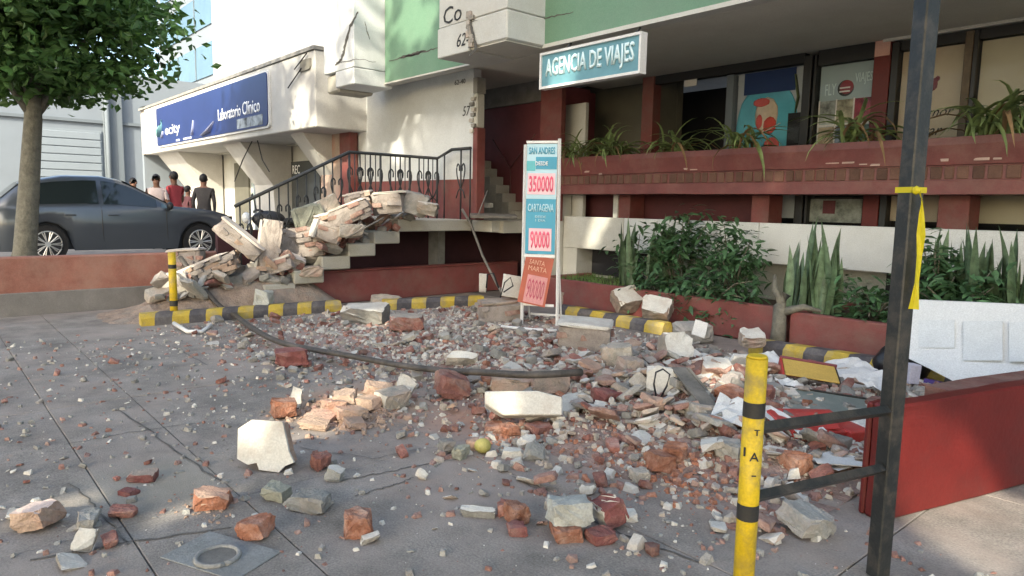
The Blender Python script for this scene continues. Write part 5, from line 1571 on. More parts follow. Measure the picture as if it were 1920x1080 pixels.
def zone(x, y):
    if x > -2.1: return 'in the heap behind the barrier rails' if y > 3.2 else 'on the paving beside the barrier'
    if x > -3.9: return 'in the main heap left of the yellow bollard' if y > 3.6 else 'on the paving in front of the main heap'
    if x > -5.6: return 'between the sandwich board and the white beam block' if y > 3.9 else 'around the white beam block'
    if x > -7.4: return 'left of the sandwich board along the bent strip' if y > 3.6 else 'on the bare paving near the bent strip'
    return 'near the striped wheel stop under the stairs' if y > 2.6 else 'on the far left paving'
def fragment_tag(o, kind, x, y, s):
    size = 'large' if s > .13 else ('middling' if s > .08 else 'small')
    words_, cat = KIND_WORDS[kind]
    tag(o, (words_ % size) + ' ' + zone(x, y), cat, 'loose %s %ss %s' % (size, kind.replace('_', ' '), zone(x, y)))
TAKEN = []
rng = random.Random(77)
def scatter(kind, n, smin, smax, fn):
    k = 0; tries = 0
    while k < n and tries < 60000:
        tries += 1
        x, y = fn(rng)
        if x is None: continue
        s = smin + (smax - smin) * rng.random() ** 2.0
        if any((x - a) ** 2 + (y - b) ** 2 < (.42 * (s + c)) ** 2 for a, b, c in TAKEN): continue
        TAKEN.append((x, y, s))
        me = rng.choice(FR[kind])
        if kind == 'brick_fragment' and dens(x, y) > .5 and rng.random() < .22: me = rng.choice(orb)
        o = link(bpy.data.objects.new(kind, me))
        o.scale = (s, s * rng.uniform(.8, 1.2), s * rng.uniform(.8, 1.2))
        o.rotation_euler = (rng.uniform(-.5, .5), rng.uniform(-.5, .5), rng.uniform(0, 6.28))
        hz = {'brick_fragment': .25, 'plaster_fragment': .10, 'concrete_fragment': .30}[kind]
        o.location = (x, y, gz(x, y) + s * hz * .9)
        fragment_tag(o, kind, x, y, s)
        k += 1

m_pinkbrick = mat('dusty_pink_brick', (0.31, 0.18, 0.145), 0.95, 0.25, 12, 0.5, 60, (0.38, 0.31, 0.26), 0.8, 6, objvar=0.2)
m_greypink = mat('grey_pink_mortar', (0.33, 0.285, 0.255), 0.95, 0.25, 10, 0.5, 60, (0.27, 0.25, 0.225), 0.7, 5, objvar=0.2)
def masonry_bm(w_, d_, h_, rg, face):
    bm = hull_chunk(w_ * .95, d_ * .92, h_ * .94, rg, .22, 16)
    roughen(bm, .010, rg)
    for f in bm.faces: f.material_index = 2
    bl, bh, bd = .215, .068, .10
    nx_, nz_, ny_ = max(1, round(w_ / bl)), max(1, round(h_ / bh)), max(1, round(d_ / bd))
    for k in range(nz_):
        for i in range(nx_ + 1):
            for j in range(ny_):
                x = -w_ / 2 + (i + (.5 if k % 2 else 0)) * bl
                if x > w_ / 2 - .03: continue
                edge = i == 0 or x + bl > w_ / 2 or k in (0, nz_ - 1)
                inner = 0 < j < ny_ - 1 and not edge
                if inner or (edge and rg.random() < .58): continue
                L_ = min(bl, w_ / 2 - x + .03) * (rg.uniform(.45, 1) if edge else 1) * .96
                c = hull_chunk(L_, bd * .95, bh * .9, rg, .18, 6, cut=True)
                c.transform(Matrix.Translation((x + L_ / 2, -d_ / 2 + (j + .5) * d_ / ny_ + rg.uniform(-.03, .03), -h_ / 2 + (k + .5) * h_ / nz_)) @ rot(rg.uniform(-9, 9), rg.uniform(-8, 8), rg.uniform(-14, 14)))
                mi = 0 if rg.random() < .5 else 2
                for f in c.faces: f.material_index = mi
                tmp = bpy.data.meshes.new('tmp'); c.to_mesh(tmp); c.free(); bm.from_mesh(tmp); bpy.data.meshes.remove(tmp)
    if face:
        fv = Vector(face); ax = max(range(3), key=lambda q: abs(fv[q])); dims = [w_, d_, h_]; t_ = .035
        sd_ = [dims[q] * rg.uniform(.86, 1.02) for q in range(3)]; sd_[ax] = t_
        c = hull_chunk(sd_[0], sd_[1], sd_[2], rg, .16, 10); roughen(c, .006, rg)
        off = Vector((0, 0, 0)); off[ax] = (dims[ax] / 2 + t_ * .3) * (1 if fv[ax] > 0 else -1)
        c.transform(Matrix.Translation(off))
        for f in c.faces: f.material_index = 1
        tmp = bpy.data.meshes.new('tmp'); c.to_mesh(tmp); c.free(); bm.from_mesh(tmp); bpy.data.meshes.remove(tmp)
    return bm
m_corepale_ = mat('pale_pink_brick', (0.42, 0.30, 0.225), 0.95, 0.25, 12, 0.5, 60, (0.44, 0.36, 0.29), 0.8, 6, objvar=0.2)
# ---- the pieces one remembers: each with its own shape and label
def chunk(px, py, wpx, hpx, dpt, mats, lab_, cat='rubble', nm=None, r=(0, 0, 0), z=0.0, face=None, lim=.75, rough=.22, amp=.020, D=None, extra=13, seed=0, cut=True, depth_ratio=None):
    """base centre at pixel (px,py) on height z (or at depth D), apparent size wpx x hpx; rotation is relative to the view heading"""
    rg = random.Random(int(px * 31 + py * 7 + seed))
    p = ground(px, py, z) if D is None else at_depth(px, py, D)
    if D is None and z == 0.0:
        for _ in range(4): p = ground(px, py, gz(p.x, p.y) * .8)
    dd = depth(p)
    w_, h_ = wpx * dd / FPX, hpx * dd / FPX
    laid = mats[0] in (m_core, m_corepale)
    if laid:
        bm = masonry_bm(w_, dpt, h_, rg, face)
        mats = [m_pinkbrick if mats[0] == m_core else m_corepale_, mats[-1] if len(mats) > 1 else m_plaster, m_greypink]
    else:
        bm = hull_chunk(w_, dpt, h_, rg, rough, extra, cut)
    if amp and not laid: roughen(bm, min(amp, .13 * min(w_, h_, dpt)), rg, Vector(face) if face else None)
    if face and not laid: paint_face(bm, face, lim)
    M = Matrix.Rotation(HEAD, 4, 'Z') @ rot(*r)
    zz = p.z if D is not None else max(z, gz(p.x, p.y) * .8)
    p2 = p + FWD * (dpt * .35)
    rest(bm, M, zz - .008)
    lo_ = min(v.co.z for v in bm.verts)
    bm.transform(Matrix.Translation((0, 0, -lo_)))
    bm.transform(M.inverted())
    name = nm or {'rubble': 'rubble_chunk'}.get(cat, cat)
    if D is None: TAKEN.append((p2.x, p2.y, max(w_, dpt) * .9))
    o = single(name, bm, mats, lab_, cat, loc=(0, 0, 0))
    o.location = (p2.x, p2.y, lo_)
    o.rotation_euler = M.to_euler()
    return o
WP = [m_core, m_cleanwhite]; WB = [m_brick, m_plaster]; WC = [m_conck, m_plaster]
p = ground(492, 884); dd = depth(p); kx = dd / FPX
out_ = [(-52, 22), (-56, 80), (-30, 98), (32, 97), (44, 60), (50, 40), (62, 20), (44, 12), (34, 0), (-6, 3), (-12, 16), (-30, 12)]
bm = prism(B(), [(a * kx, b * kx) for a, b in out_], -.008, .012, 'XZ', 1)
c = prism(B(), [(a * kx * .96 - .012, b * kx * .97) for a, b in out_], .0125, .15, 'XZ', 0)
bmesh.ops.triangulate(c, faces=c.faces[:]); bmesh.ops.subdivide_edges(c, edges=c.edges[:], cuts=2)
for v in c.verts:
    if v.co.y > .02: v.co += noise.noise_vector(v.co * 14) * .014; v.co.x *= .97 - v.co.y * .5
tmp = bpy.data.meshes.new('tmp'); c.to_mesh(tmp); c.free(); bm.from_mesh(tmp); bpy.data.meshes.remove(tmp)
bmesh.ops.recalc_face_normals(bm, faces=bm.faces)
bm.transform(Matrix.Translation((p.x, p.y, 0)) @ Matrix.Rotation(HEAD - rad(4), 4, 'Z') @ rot(-16, 0, 0))
single('masonry_piece', bm, [m_peach, m_cleanwhite], 'large white plastered wall piece with jagged edge standing in front on bare paving', 'masonry')
TAKEN.append((p.x, p.y, .4))
# clean white beam piece with chamfered ends
p = ground(980, 803); dd = depth(p)
bm = B()
prism(bm, [(-.26, .085), (-.26, -.0), (-.14, -.075), (.255, -.08), (.26, .04), (.09, .085)], -.09, .09, 'XZ')
bmesh.ops.bevel(bm, geom=bm.edges[:], offset=.008, segments=1, affect='EDGES')
rest(bm, Matrix.Rotation(HEAD, 4, 'Z') @ rot(-24, -1, 3), .05)
bm.transform(Matrix.Translation((p.x, p.y, 0)) @ Matrix.Translation(FWD * .02))
single('concrete_block', bm, m_cleanwhite, 'clean white beam block resting on crushed orange brick', 'block')
TAKEN.append((p.x, p.y, .4))
for k, (px, py, w_, h_, lab_) in enumerate(((925, 812, 34, 16, 'pale orange brick bit under the left end of the white beam block'), (955, 818, 40, 20, 'crushed orange brick under the middle of the white beam block'), (1010, 815, 40, 18, 'red brick bit under the right end of the white beam block'))):
    chunk(px, py, w_, h_, .14, [m_brickor if k < 2 else m_brick], lab_, 'brick', 'brick_piece', (0, 0, 20 * k))
chunk(682, 607, 82, 30, .36, WC, 'grey concrete lump with flat white top by the end of the striped wheel stop', nm='concrete_lump', cat='concrete', face=(0, 0, 1), r=(8, 0, -8))
chunk(760, 622, 64, 28, .28, [m_brick, m_mortar], 'brown brick block next to the white topped concrete lump', 'brick', 'brick_piece', (0, 0, 12), face=(0, 0, 1))
chunk(722, 575, 60, 16, .25, [m_mortar], 'flat grey slab leaning behind the white topped lump', 'concrete', 'concrete_lump', (12, 0, 0))
chunk(935, 604, 84, 34, .36, [m_core, m_tan], 'reddish masonry block with tan top left of the sandwich board', 'masonry', 'masonry_piece', (4, -4, 14), face=(0, 0, 1))
chunk(1098, 662, 104, 52, .40, [m_core, m_plaster], 'big brick masonry chunk with cracked white top in front of the worn wheel stop', 'masonry', 'masonry_piece', (5, 3, -10), face=(0, 0, 1), lim=.6)
chunk(1178, 590, 56, 32, .30, [m_tan, m_cleanwhite], 'tilted white plaster slab leaning on the worn wheel stop, left of two', 'plaster', 'plaster_slab', (36, -6, 20), z=.10, face=(0, 0, 1), rough=.2)
chunk(1232, 606, 56, 34, .26, [m_tan, m_cleanwhite], 'tilted white plaster slab leaning on the worn wheel stop, right of two', 'plaster', 'plaster_slab', (40, 8, -25), z=.10, face=(0, 0, 1), rough=.2)
chunk(1302, 645, 76, 40, .34, [m_conck], 'grey wedge shaped concrete chunk before the planter wall', 'concrete', 'concrete_lump', (0, 0, 25), rough=.3)
chunk(1080, 578, 76, 28, .25, [m_tan], 'tan masonry lump behind the sandwich board foot', 'masonry', 'masonry_piece', (0, 6, 10), rough=.25)
chunk(1132, 583, 30, 20, .18, [m_tan], 'small tan lump beside the planter wall', 'masonry', 'masonry_piece', (0, 0, 40), rough=.25)
chunk(1266, 690, 58, 50, .22, [m_mortar, m_cleanwhite], 'white faced block set on edge above the crate with the wire loop', 'block', 'concrete_block', (-30, 4, 14), z=.10, face=(0, -1, 0))
chunk(1247, 748, 66, 54, .20, [m_cleanwhite, m_cleanwhite], 'pale greenish block with a black wire loop in the rubble heap', 'block', 'concrete_block', (-14, 0, -10), z=.0, face=(0, -1, 0), amp=.006)
pz = ground(1247, 748, .13)
wl = tube(B(), [at_depth(x, y, depth(pz) - .12) for x, y in ((1230, 742), (1226, 720), (1230, 698), (1243, 692), (1256, 702), (1250, 724), (1238, 746))], .007, 6)
single('wire_loop', wl, m_blackpl, 'black wire loop standing in front of the pale greenish block', 'wire')
chunk(1312, 632, 26, 30, .03, [m_paper, m_paper], 'small white card standing on the grey wedge chunk', 'paper', 'paper_card', (-15, 12, -20), z=.18, amp=0, rough=.1)
chunk(960, 740, 74, 34, .26, [m_tan], 'tan block with broken edge behind the white beam block, left of two', 'masonry', 'masonry_piece', (6, 0, -6))
chunk(1030, 744, 76, 40, .24, [m_tan], 'tan block split by a crack behind the white beam block, right of two', 'masonry', 'masonry_piece', (-8, 8, 12))
chunk(845, 750, 58, 36, .24, [m_brick], 'jagged red brick lump left of the tan blocks', 'brick', 'brick_piece', (10, 15, 30), rough=.3)
chunk(735, 768, 58, 34, .22, [m_mortar, m_plaster], 'grey lump with white broken faces right of the sunlit heap', 'masonry', 'masonry_piece', (0, -8, 35), face=(-1, 0, 0), lim=.6)
chunk(760, 742, 36, 26, .10, [m_mortar, m_plaster], 'white shard leaning on the grey lump beside the sunlit heap', 'plaster', 'plaster_slab', (-30, 25, 0), z=.05, face=(0, -1, 0))
chunk(555, 764, 24, 38, .06, [m_mortar, m_plaster], 'pointed white plaster shard standing by the orange brick', 'plaster', 'plaster_slab', (-20, 10, 0), face=(0, -1, 0), rough=.5)
chunk(528, 786, 44, 32, .16, [m_brickor], 'pale orange brick half behind the large white wall piece', 'brick', 'brick_piece', (0, 5, 25))
for k, (px, py, w_, h_) in enumerate(((600, 795, 50, 18), (650, 790, 64, 20), (690, 770, 60, 22), (640, 765, 46, 24), (585, 810, 36, 16), (660, 806, 40, 14), (705, 752, 40, 26), (622, 778, 40, 18))):
    nm_ = ('left end', 'middle', 'right end', 'top', 'lower left edge', 'lower right edge', 'far end', 'crest')[k]
    chunk(px, py, w_, h_, .22, [m_peach], 'flat peach flake at the %s of the heap behind the large white piece' % nm_, 'masonry', 'masonry_flake', (R_.uniform(-12, 12), R_.uniform(-12, 12), R_.uniform(0, 90)), z=.02 if k in (3, 7) else 0, rough=.25)
chunk(541, 690, 58, 32, .25, [m_brickdk], 'crumbled red brick pile left of the bent strip', 'brick', 'brick_piece', (0, 0, 20), rough=.3)
chunk(865, 690, 62, 28, .10, [m_mortar, m_cleanwhite], 'jagged white plaster shard lying against the bent strip', 'plaster', 'plaster_slab', (42, 0, 0), face=(0, 0, 1), rough=.4)
chunk(577, 960, 78, 32, .14, [m_conck], 'long flat grey stone on the bare paving', 'concrete', 'concrete_lump', (0, 0, -12), rough=.25)
chunk(516, 940, 54, 24, .10, [mat('greenish_grey_lump', (.27, .27, .22), .95, .2, 9, .4)], 'flat greenish grey piece beside the long grey stone', 'concrete', 'concrete_lump', (0, 8, -20), rough=.25)
chunk(669, 1008, 54, 44, .11, [m_brickor], 'rounded red brick half in the foreground', 'brick', 'brick_piece', (0, 0, 15), rough=.3, extra=14)
chunk(690, 1020, 42, 14, .06, [m_mortar, m_cleanwhite], 'white chip in front of the rounded red brick', 'plaster', 'plaster_slab', (0, -10, 20), face=(0, 0, 1), rough=.4)
chunk(474, 1012, 58, 34, .12, [m_brickor], 'brown orange brick half by the manhole slab', 'brick', 'brick_piece', (0, -8, -10), rough=.25, extra=12)
chunk(58, 996, 72, 40, .15, [m_peach, mat('pinkish_plaster', (.56, .44, .39), .9, .1, 8, .3)], 'pale pink masonry piece near the left edge', 'masonry', 'masonry_piece', (0, -8, -10), face=(0, 0, 1), rough=.2)
chunk(155, 994, 38, 30, .12, [m_conck], 'grey lump behind the upright white shard', 'concrete', 'concrete_lump', (0, 0, 20), rough=.3)
chunk(156, 1036, 36, 44, .05, [m_mortar, m_cleanwhite], 'upright pointed white shard in the lower left', 'plaster', 'plaster_slab', (-30, 14, 10), face=(0, -1, 0), rough=.4)
chunk(262, 904, 52, 18, .10, [m_brickdk, m_tan], 'dark red brick slice with light top on the left paving', 'brick', 'brick_piece', (0, 0, 5), face=(0, 0, 1))
chunk(238, 930, 32, 12, .07, [m_brickdk], 'small dark red brick chip below the dark red slice', 'brick', 'brick_piece', (0, 0, -20))
chunk(226, 972, 52, 20, .09, [m_brick], 'brownish brick fragment at a paving joint on the left', 'brick', 'brick_piece', (0, 5, 15), rough=.3)
chunk(392, 956, 72, 34, .13, [m_brickor, m_peach], 'pale orange brick with crumbly mortar on the bare paving', 'brick', 'brick_piece', (0, 0, 8), face=(0, 0, 1), lim=.5, rough=.2)
chunk(600, 882, 36, 28, .11, [m_brick], 'small pyramid shaped red brick bit on the paving', 'brick', 'brick_piece', (0, 0, 30), rough=.5)
chunk(626, 904, 34, 24, .08, [m_conck, m_plaster], 'small grey and white stone near the pyramid shaped brick', 'concrete', 'concrete_lump', (0, 20, 0), face=(0, 0, 1), rough=.3)
chunk(790, 900, 24, 18, .04, [m_plaster, m_cleanwhite], 'broken white plaster flake standing alone on the middle paving', 'plaster', 'plaster_slab', (-40, 20, 0), face=(0, -1, 0), rough=.5)
chunk(896, 970, 70, 18, .05, [m_conck, m_cleanwhite], 'long narrow white strip of plaster in the foreground', 'plaster', 'plaster_slab', (10, 0, -6), face=(0, 0, 1))
chunk(970, 984, 40, 36, .12, [m_brickor], 'red brick lump at the right end of the white strip', 'brick', 'brick_piece', (0, 0, 30), rough=.25)
chunk(950, 968, 36, 26, .10, [m_brick], 'red brick lump behind the one at the white strip end', 'brick', 'brick_piece', (0, 0, -10), rough=.25)
chunk(970, 1006, 38, 22, .08, [m_brickdk], 'dark red brick chip in front of the white strip end', 'brick', 'brick_piece', (0, 0, 10))
chunk(1062, 1016, 60, 30, .17, [m_brickor], 'orange brick under the grey white mortar block in front', 'brick', 'brick_piece', (0, 0, 8), rough=.15)
chunk(1068, 990, 84, 44, .16, [mat('pale_grey_mortar', (.38, .38, .345), .95, .18, 9, .5)], 'pale grey mortar block sitting on an orange brick in front', 'masonry', 'masonry_piece', (-6, 4, 12), z=.045, rough=.2)
chunk(1142, 992, 50, 46, .14, [m_brickdk, m_cleanwhite], 'dark red brick with one white face in the foreground', 'brick', 'brick_piece', (0, -22, 24), face=(-1, 0, 0), lim=.6)
chunk(1128, 1022, 52, 24, .10, [m_brickdk], 'flat dark red brick piece in front of the white faced brick', 'brick', 'brick_piece', (0, 0, 20))
chunk(1180, 978, 34, 18, .08, [m_plaster, m_cleanwhite], 'white stone right of the white faced dark brick', 'plaster', 'plaster_slab', (0, 0, 0), face=(0, 0, 1))
chunk(1520, 1010, 74, 40, .20, [m_conck], 'grey concrete block lying under the lower rail of the barrier', 'concrete', 'concrete_lump', (8, 10, 25), rough=.2)
chunk(1102, 930, 36, 22, .06, [m_mortar, m_cleanwhite], 'clean white triangular shard in front of the rubble heap', 'plaster', 'plaster_slab', (-20, 0, 0), face=(0, -1, 0), rough=.5)
chunk(962, 860, 44, 18, .09, [m_plaster, m_cleanwhite], 'flat white stone below the white beam block', 'plaster', 'plaster_slab', (0, 0, 0), face=(0, 0, 1), rough=.3)
chunk(988, 842, 36, 20, .07, [m_plaster, m_cleanwhite], 'tilted cream shard just below the white beam block', 'plaster', 'plaster_slab', (25, 0, 30), face=(0, 0, 1), rough=.3)
chunk(838, 850, 30, 24, .10, [m_conck], 'dark grey stone left of the yellow green ball', 'concrete', 'concrete_lump', (0, 0, 30), rough=.3)
chunk(862, 862, 28, 26, .10, [mat('greenish_grey_lump', None)], 'greenish grey stone touching the yellow green ball', 'concrete', 'concrete_lump', (0, 0, -30), rough=.3)
chunk(885, 845, 26, 20, .08, [m_peach], 'pale peach stone behind the yellow green ball', 'masonry', 'masonry_piece', (0, 0, 0), rough=.3)
p = ground(905, 849); bm = B(); ball(bm, (p.x, p.y, .045), (.052, .052, .045), 3); single('mango', bm, m_fruit, 'yellow green mango on the paving below the white beam block', 'fruit')
chunk(1240, 892, 44, 34, .14, [m_brickor], 'rounded orange brick in the front edge of the heap, left of two', 'brick', 'brick_piece', (0, 10, 30), rough=.28, extra=14)
chunk(1266, 872, 40, 34, .14, [m_brickor], 'rounded orange brick in the front edge of the heap, right of two', 'brick', 'brick_piece', (0, -10, 60), rough=.28, extra=14)
chunk(1500, 895, 48, 38, .14, [m_brickor], 'large rounded orange brick lump behind the barrier rails', 'brick', 'brick_piece', (0, 0, 20), rough=.25, extra=14)
chunk(1200, 905, 30, 22, .1, [m_mortar], 'long grey cobble in front of the rounded orange bricks', 'concrete', 'concrete_lump', (0, 0, 20), rough=.25)
chunk(1318, 795, 56, 34, .18, [m_mortar], 'brown masonry lump just left of the yellow bollard', 'masonry', 'masonry_piece', (0, 10, 20), rough=.25)
chunk(1370, 870, 50, 32, .14, [m_conck], 'grey concrete lump close behind the yellow bollard', 'concrete', 'concrete_lump', (0, 10, -20), rough=.25)
chunk(1412, 652, 44, 24, .2, [m_tan, m_cleanwhite], 'white shard at the left end of the yellow and grey wheel stop', 'plaster', 'plaster_slab', (20, 0, 0), z=.10, face=(0, 0, 1), rough=.35)
chunk(1350, 715, 80, 22, .3, [m_peach, m_plaster], 'cream slab lit by the sun in the middle of the right heap', 'masonry', 'masonry_piece', (18, 6, 15), face=(0, 0, 1), rough=.25)
chunk(1380, 765, 50, 26, .2, [m_brickor], 'orange masonry lump lit by the sun left of the yellow bollard', 'masonry', 'masonry_piece', (10, -12, 30), rough=.3)
chunk(1390, 700, 60, 40, .05, [m_paper, m_plaster], 'broken white board piece leaning behind the yellow bollard', 'board', 'board_piece', (40, 10, 20), face=(0, 0, 1), z=.12, rough=.3, amp=.004)
chunk(1185, 712, 44, 38, .2, [m_tan], 'upright tan brick block at the left of the heap top', 'masonry', 'masonry_piece', (0, 8, 20))
chunk(1160, 690, 60, 40, .2, [m_mortar], 'grey brown masonry block behind the upright tan block', 'masonry', 'masonry_piece', (0, -8, -10))
chunk(1140, 760, 46, 26, .18, [m_brickdk], 'dark red brick block right of the tan blocks', 'brick', 'brick_piece', (0, 8, 30))

# bits of red and white boxes, panels and papers on the right
def slab_item(name, lab_, cat, c, dx, dy, dz, yaw_, m, tilt_=(0, 0), bev=.006):
    bm = bx(-dx / 2, dx / 2, -dy / 2, dy / 2, -dz / 2, dz / 2, bev=bev)
    bm.transform(Matrix.Rotation(HEAD, 4, 'Z') @ rot(tilt_[0], tilt_[1], yaw_))
    bm.transform(Matrix.Translation(c))
    return single(name, bm, m, lab_, cat)
def at_ground(px, py, up):
    p = ground(px, py); p.z = up; return p
slab_item('flat_box', 'flattened red carton under the upper rail of the barrier', 'box', ground(1520, 800, .12), .52, .34, .10, 14, m_redbox, (8, 4))
t = thing('broken_box', 'red and white box with open end beside the red carton', 'box', ground(1610, 812, .08))
c = ground(1598, 812, .08)
for nm, off, dims, m in (('red_side', -.06, (.16, .30, .13), m_redbox), ('white_side', .12, (.19, .30, .13), m_plaster)):
    bm = bx(-dims[0] / 2, dims[0] / 2, -dims[1] / 2, dims[1] / 2, -dims[2] / 2, dims[2] / 2, bev=.008)
    bm.transform(Matrix.Translation(c) @ Matrix.Rotation(HEAD + rad(14), 4, 'Z') @ Matrix.Translation((off, 0, 0)))
    part(nm, bm, m, t)
t = thing('drawer', 'open drawer with ochre panel and dark sides on the rubble before the wheel stop', 'drawer', ground(1515, 715, .14))
c = ground(1515, 712, .16)
def dpart(nm, a, m):
    bm = bx(*a, bev=.004); bm.transform(Matrix.Translation(c) @ Matrix.Rotation(HEAD - rad(14), 4, 'Z') @ rot(14, 6, 0)); part(nm, bm, m, t)
dpart('ochre_panel', (-.20, .20, -.14, .14, .075, .088), m_gold)
dpart('front_side', (-.22, .22, -.165, -.145, -.07, .07), m_darkbrown); dpart('back_side', (-.22, .22, .145, .165, -.07, .10), m_maroon); dpart('left_side', (-.222, -.205, -.144, .144, -.07, .09), m_redbox); dpart('right_side', (.205, .222, -.144, .144, -.07, .07), m_darkbrown)
t = thing('glass_panel', 'grey green glass sheet in a dark frame lying on the rubble behind the rails', 'panel', ground(1545, 762, .12))
c = ground(1545, 760, .15)
def gpart(nm, a, m):
    bm = bx(*a); bm.transform(Matrix.Translation(c) @ Matrix.Rotation(HEAD - rad(22), 4, 'Z') @ rot(6, 3, 0)); part(nm, bm, m, t)
gpart('sheet', (-.34, .30, -.26, .24, -.006, .004), m_slate); gpart('frame_bar', (.302, .335, -.27, .25, -.014, .014), m_blkp); gpart('frame_bar', (-.36, -.342, -.27, .25, -.014, .014), m_blkp); gpart('frame_bar', (-.34, .30, .242, .262, -.013, .013), m_blkp)
# stack of torn white sheets: every sheet a part
t = thing('paper_stack', 'slipped stack of white sheets on the rubble behind the lower rail', 'papers', ground(1590, 862, .02))
for k in range(8):
    c = ground(1588 + R_.uniform(-22, 22), 860 - R_.uniform(-6, 12), .02 + k * .012)
    bm = hull_chunk(R_.uniform(.26, .34), R_.uniform(.17, .23), .006, R_, .12, 4)
    bm.transform(Matrix.Translation(c) @ Matrix.Rotation(HEAD + R_.uniform(-.6, .6), 4, 'Z') @ rot(R_.uniform(-4, 4), R_.uniform(-5, 5), 0)); part('sheet', bm, m_paper, t)
PL = ('crumpled white paper right behind the bollard between the rails', 'torn white sheet between the bollard and the red box', 'white sheet slipping off the right end of the glass panel', 'pale paper under the wheel stop beside the black bag', 'white paper left of the drawer', 'torn white sheet in front of the wheel stop', 'white paper at the foot of the glass panel', 'white sheet left of the bollard under the metal strip', 'small torn paper near the black post under the upper rail')
for k, (px, py, w_, h_) in enumerate(((1462, 835, 90, 40), (1500, 848, 70, 26), (1610, 745, 110, 40), (1640, 700, 60, 24), (1460, 705, 40, 44), (1590, 722, 80, 26), (1480, 770, 50, 22), (1370, 832, 70, 44), (1640, 770, 60, 24))):
    p = ground(px, py); dd = depth(p)
    bm = B(); bmesh.ops.create_grid(bm, x_segments=6, y_segments=5, size=.5)
    sx, sy = w_ * dd / FPX, max(.10, h_ * dd / FPX * 2.2)
    for v in bm.verts:
        u = v.co.copy()
        v.co = Vector((u.x * sx, u.y * sy, .035 * noise.noise(Vector((u.x * 3 + k, u.y * 3, k)))  + .02 * abs(noise.noise(Vector((u.x * 7, u.y * 7 + k, 2))))))
    r = bmesh.ops.extrude_face_region(bm, geom=bm.faces[:])
    for e in r['geom']:
        if isinstance(e, bmesh.types.BMVert): e.co.z += .002
    bmesh.ops.recalc_face_normals(bm, faces=bm.faces)
    bm.transform(Matrix.Translation((p.x, p.y, gz(p.x, p.y) + .06)) @ Matrix.Rotation(HEAD + R_.uniform(-.5, .5), 4, 'Z') @ rot(R_.uniform(6, 16), R_.uniform(-6, 6), 0))
    single('paper_sheet', bm, m_paper, PL[k], 'paper')
p = ground(1690, 712); bm = B(); ball(bm, (0, 0, 0), (.26, .16, .17), 3)
for v in bm.verts: v.co += noise.noise_vector(v.co * 9) * .035
bm.transform(Matrix.Translation((p.x, p.y, .15)) @ Matrix.Rotation(HEAD, 4, 'Z')); single('plastic_bag', bm, m_bag, 'crumpled black plastic bag on the wheel stop behind the black post', 'bag', smooth=True)
slab_item('purple_carton', 'small purple carton between the black bag and the white board', 'box', ground(1752, 722, .08), .15, .10, .08, 20, m_purple, (0, 10))
slab_item('pale_carton', 'small pale lilac carton right behind the black post', 'box', ground(1708, 700, .2), .10, .10, .16, 10, mat('lilac_carton', (.45, .44, .52), .6), (0, 5))
slab_item('flat_red_panel', 'thin red panel on the rubble right of the bollard', 'panel', ground(1500, 790, .16), .42, .22, .012, -8, m_redbox, (12, -6), bev=.002)
# metal strips in the heap
for k, (a_, b_, lab_) in enumerate((((1272, 690), (1368, 808), 'flat grey metal strip slanting down the middle of the heap'), ((1290, 690), (1355, 770), 'thin grey strip lying along the flat metal strip'), ((1590, 745), (1640, 775), 'short dark bar on the papers beyond the glass panel'))):
    pa_, pb_ = ground(*a_, .34 if k < 2 else .16), ground(*b_, .15 if k < 2 else .1)
    d = (pb_ - pa_); L_ = d.length
    bm = bx(0, L_, -.055 if k == 0 else -.012, .055 if k == 0 else .012, -.008, .008, bev=.002)
    M = Matrix.Translation(pa_) @ d.to_track_quat('X', 'Z').to_matrix().to_4x4()
    bm.transform(M); single('metal_strip', bm, m_strip, lab_, 'strip')
# the white board leaning against the planter
wb = thing('display_board', 'big white cracked display board leaning on the planter at the right', 'board', (-0.7, 6.4, .1))
c4 = [on(1706, 562, 1, 6.75), on(1930, 572, 1, 6.75), on(1930, 728, 1, 6.30), on(1790, 716, 1, 6.30), on(1740, 690, 1, 6.36), on(1703, 672, 1, 6.42)]
bm = B(); vs = [bm.verts.new(p) for p in c4]; f = bm.faces.new(vs)
r = bmesh.ops.extrude_face_region(bm, geom=[f])
for e in r['geom']:
    if isinstance(e, bmesh.types.BMVert): e.co += Vector((0, .02, .005))
bmesh.ops.recalc_face_normals(bm, faces=bm.faces)
part('sheet', bm, m_board, wb)
def on_board(u0, u1, v0, v1, m, nm):
    def P(u, v):
        y = 6.75 - (v - 566) / 150 * .45 - .012
        return on(u, v, 1, y)
    bm = B(); a = [bm.verts.new(P(u0, v0)), bm.verts.new(P(u1, v0)), bm.verts.new(P(u1, v1)), bm.verts.new(P(u0, v1))]; f = bm.faces.new(a)
    r = bmesh.ops.extrude_face_region(bm, geom=[f])
    for e in r['geom']:
        if isinstance(e, bmesh.types.BMVert): e.co.y += .003
    bmesh.ops.recalc_face_normals(bm, faces=bm.faces)
    part(nm, bm, m, wb)
on_board(1722, 1790, 600, 652, m_boardpane, 'printed_pane'); on_board(1806, 1880, 602, 676, m_boardpane, 'printed_pane'); on_board(1892, 1935, 604, 678, m_boardpane, 'printed_pane')

